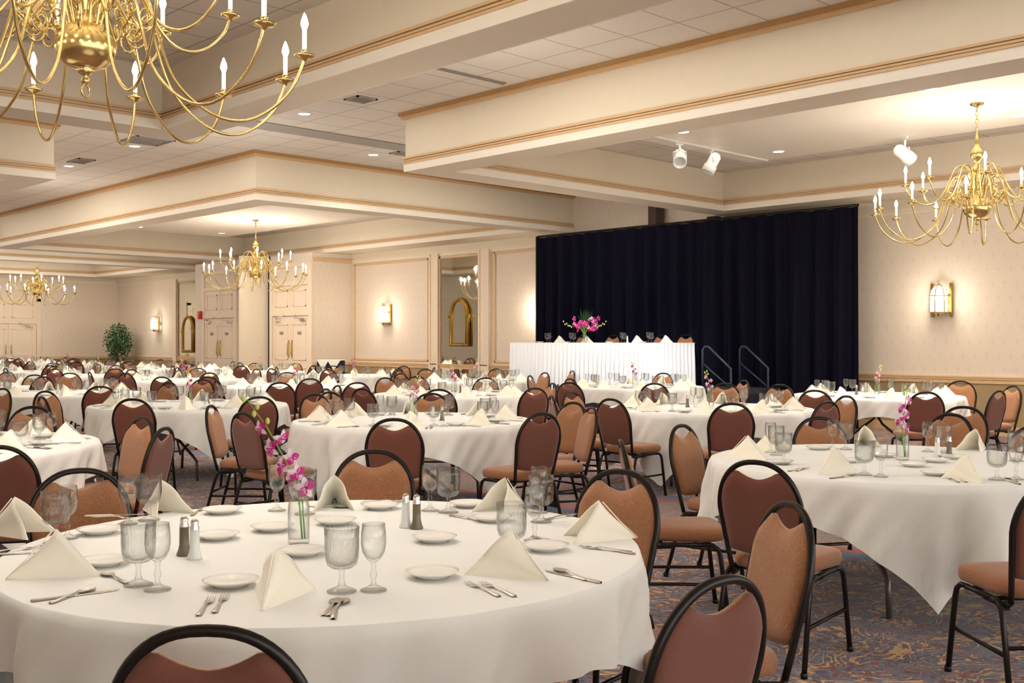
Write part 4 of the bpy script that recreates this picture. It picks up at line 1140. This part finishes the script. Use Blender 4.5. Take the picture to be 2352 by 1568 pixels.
# black-draped service stand with white topper
X, Y = 13.45, 19.7
t = empty('service_stand', (X, Y, 0), VA)
rows = []
n = 64
def sq(k, s_, z, fl):
    a = 2*PI*k/n; c_, q = math.cos(a), math.sin(a); m = max(abs(c_), abs(q)); w = 1+fl*.05*math.sin(a*14)
    return (c_/m*s_*w, q/m*s_*.6*w, z)
rows = [[sq(k, s_, z, f_) for k in range(n)] for s_, z, f_ in ((.01,1.02,0),(.27,1.02,0),(.28,1.0,0),(.30,.7,.6),(.33,.3,1),(.35,.01,1.2))]
b = B(); b.grid(rows, close=True); ob('black_drape', b.mesh('bd', 'black_cloth'), t)
tag(t, 'black-draped service stand beyond the middle tables', 'stand')
t = empty('stand_topper', (X, Y, 1.025), VA)
b = B(); b.box(-.285, .285, -.175, .175, 0, .012)
for x0, x1 in ((-.28, -.02), (-.06, .24)):
    v = [b.bm.verts.new(p) for p in ((x0, -.185, .01), (x1, -.185, .01), ((x0+x1)/2, -.2, -.22))]; b.bm.faces.new(v)
ob('white_cloth', b.mesh('wc', 'napkin_white'), t); tag(t, 'white cloth with pointed corners laid over the black service stand', 'cloth')

# ---------------------------------------------------------------- light and camera
for (x, y, sx, sy, p) in ((2.2, 5.2, 3, 8, 150), (12.6, 5.2, 3, 8, 140), (12.6, 21.7, 3, 8, 170), (2.2, 21.7, 3, 8, 150), (12.7, 34.9, 3, 4, 120)):
    l = light('AREA', 'alcove_fill', (x, y, HCL-.05), p*.7, (1, .95, .88), sx, shape='RECTANGLE'); l.data.size_y = sy  # added soft fill under the ceiling panels, no fixture there
for (x, y, sx, sy, p) in ((7.4, 6, 2.6, 12, 150), (7.4, 20, 2.6, 14, 170), (11, 29.8, 6, 2.5, 90), (12, 13.0, 6, 2.0, 90)):
    l = light('AREA', 'hall_fill', (x, y, HC-.06), p*.7, (1, .96, .9), sx, shape='RECTANGLE'); l.data.size_y = sy  # unseen area fill added below the tiled ceiling
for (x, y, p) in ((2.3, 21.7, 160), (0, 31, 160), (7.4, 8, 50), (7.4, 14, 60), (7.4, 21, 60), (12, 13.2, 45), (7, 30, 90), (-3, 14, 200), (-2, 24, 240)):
    light('POINT', 'hall_fill_point', (x, y, 2.9), p*1.25, (1, .95, .88), .6)  # fixtureless fill added in mid-air; first one stands for an unseen chandelier
w = bpy.data.worlds.new('World'); bpy.context.scene.world = w; w.use_nodes = True
w.node_tree.nodes['Background'].inputs[0].default_value = (1, .97, .93, 1); w.node_tree.nodes['Background'].inputs[1].default_value = 2.2
cam = bpy.data.cameras.new('camera'); co = bpy.data.objects.new('camera', cam); C.objects.link(co)
co.location = (0, 0, H); co.rotation_euler = (PI/2, 0, -math.atan2(SY, CX)); cam.lens = 36*FPX/2352; cam.sensor_width = 36; cam.clip_end = 200
bpy.context.scene.camera = co
sc = bpy.context.scene
sc.view_settings.view_transform = 'Standard'; sc.view_settings.exposure = .22
sc.cycles.use_adaptive_sampling = True; sc.cycles.adaptive_threshold = .09; sc.cycles.adaptive_min_samples = 12
sc.cycles.max_bounces = 6; sc.cycles.diffuse_bounces = 3; sc.cycles.glossy_bounces = 3; sc.cycles.transparent_max_bounces = 16
sc.cycles.sample_clamp_indirect = 6; sc.cycles.use_denoising = True; sc.cycles.caustics_reflective = False; sc.cycles.caustics_refractive = False
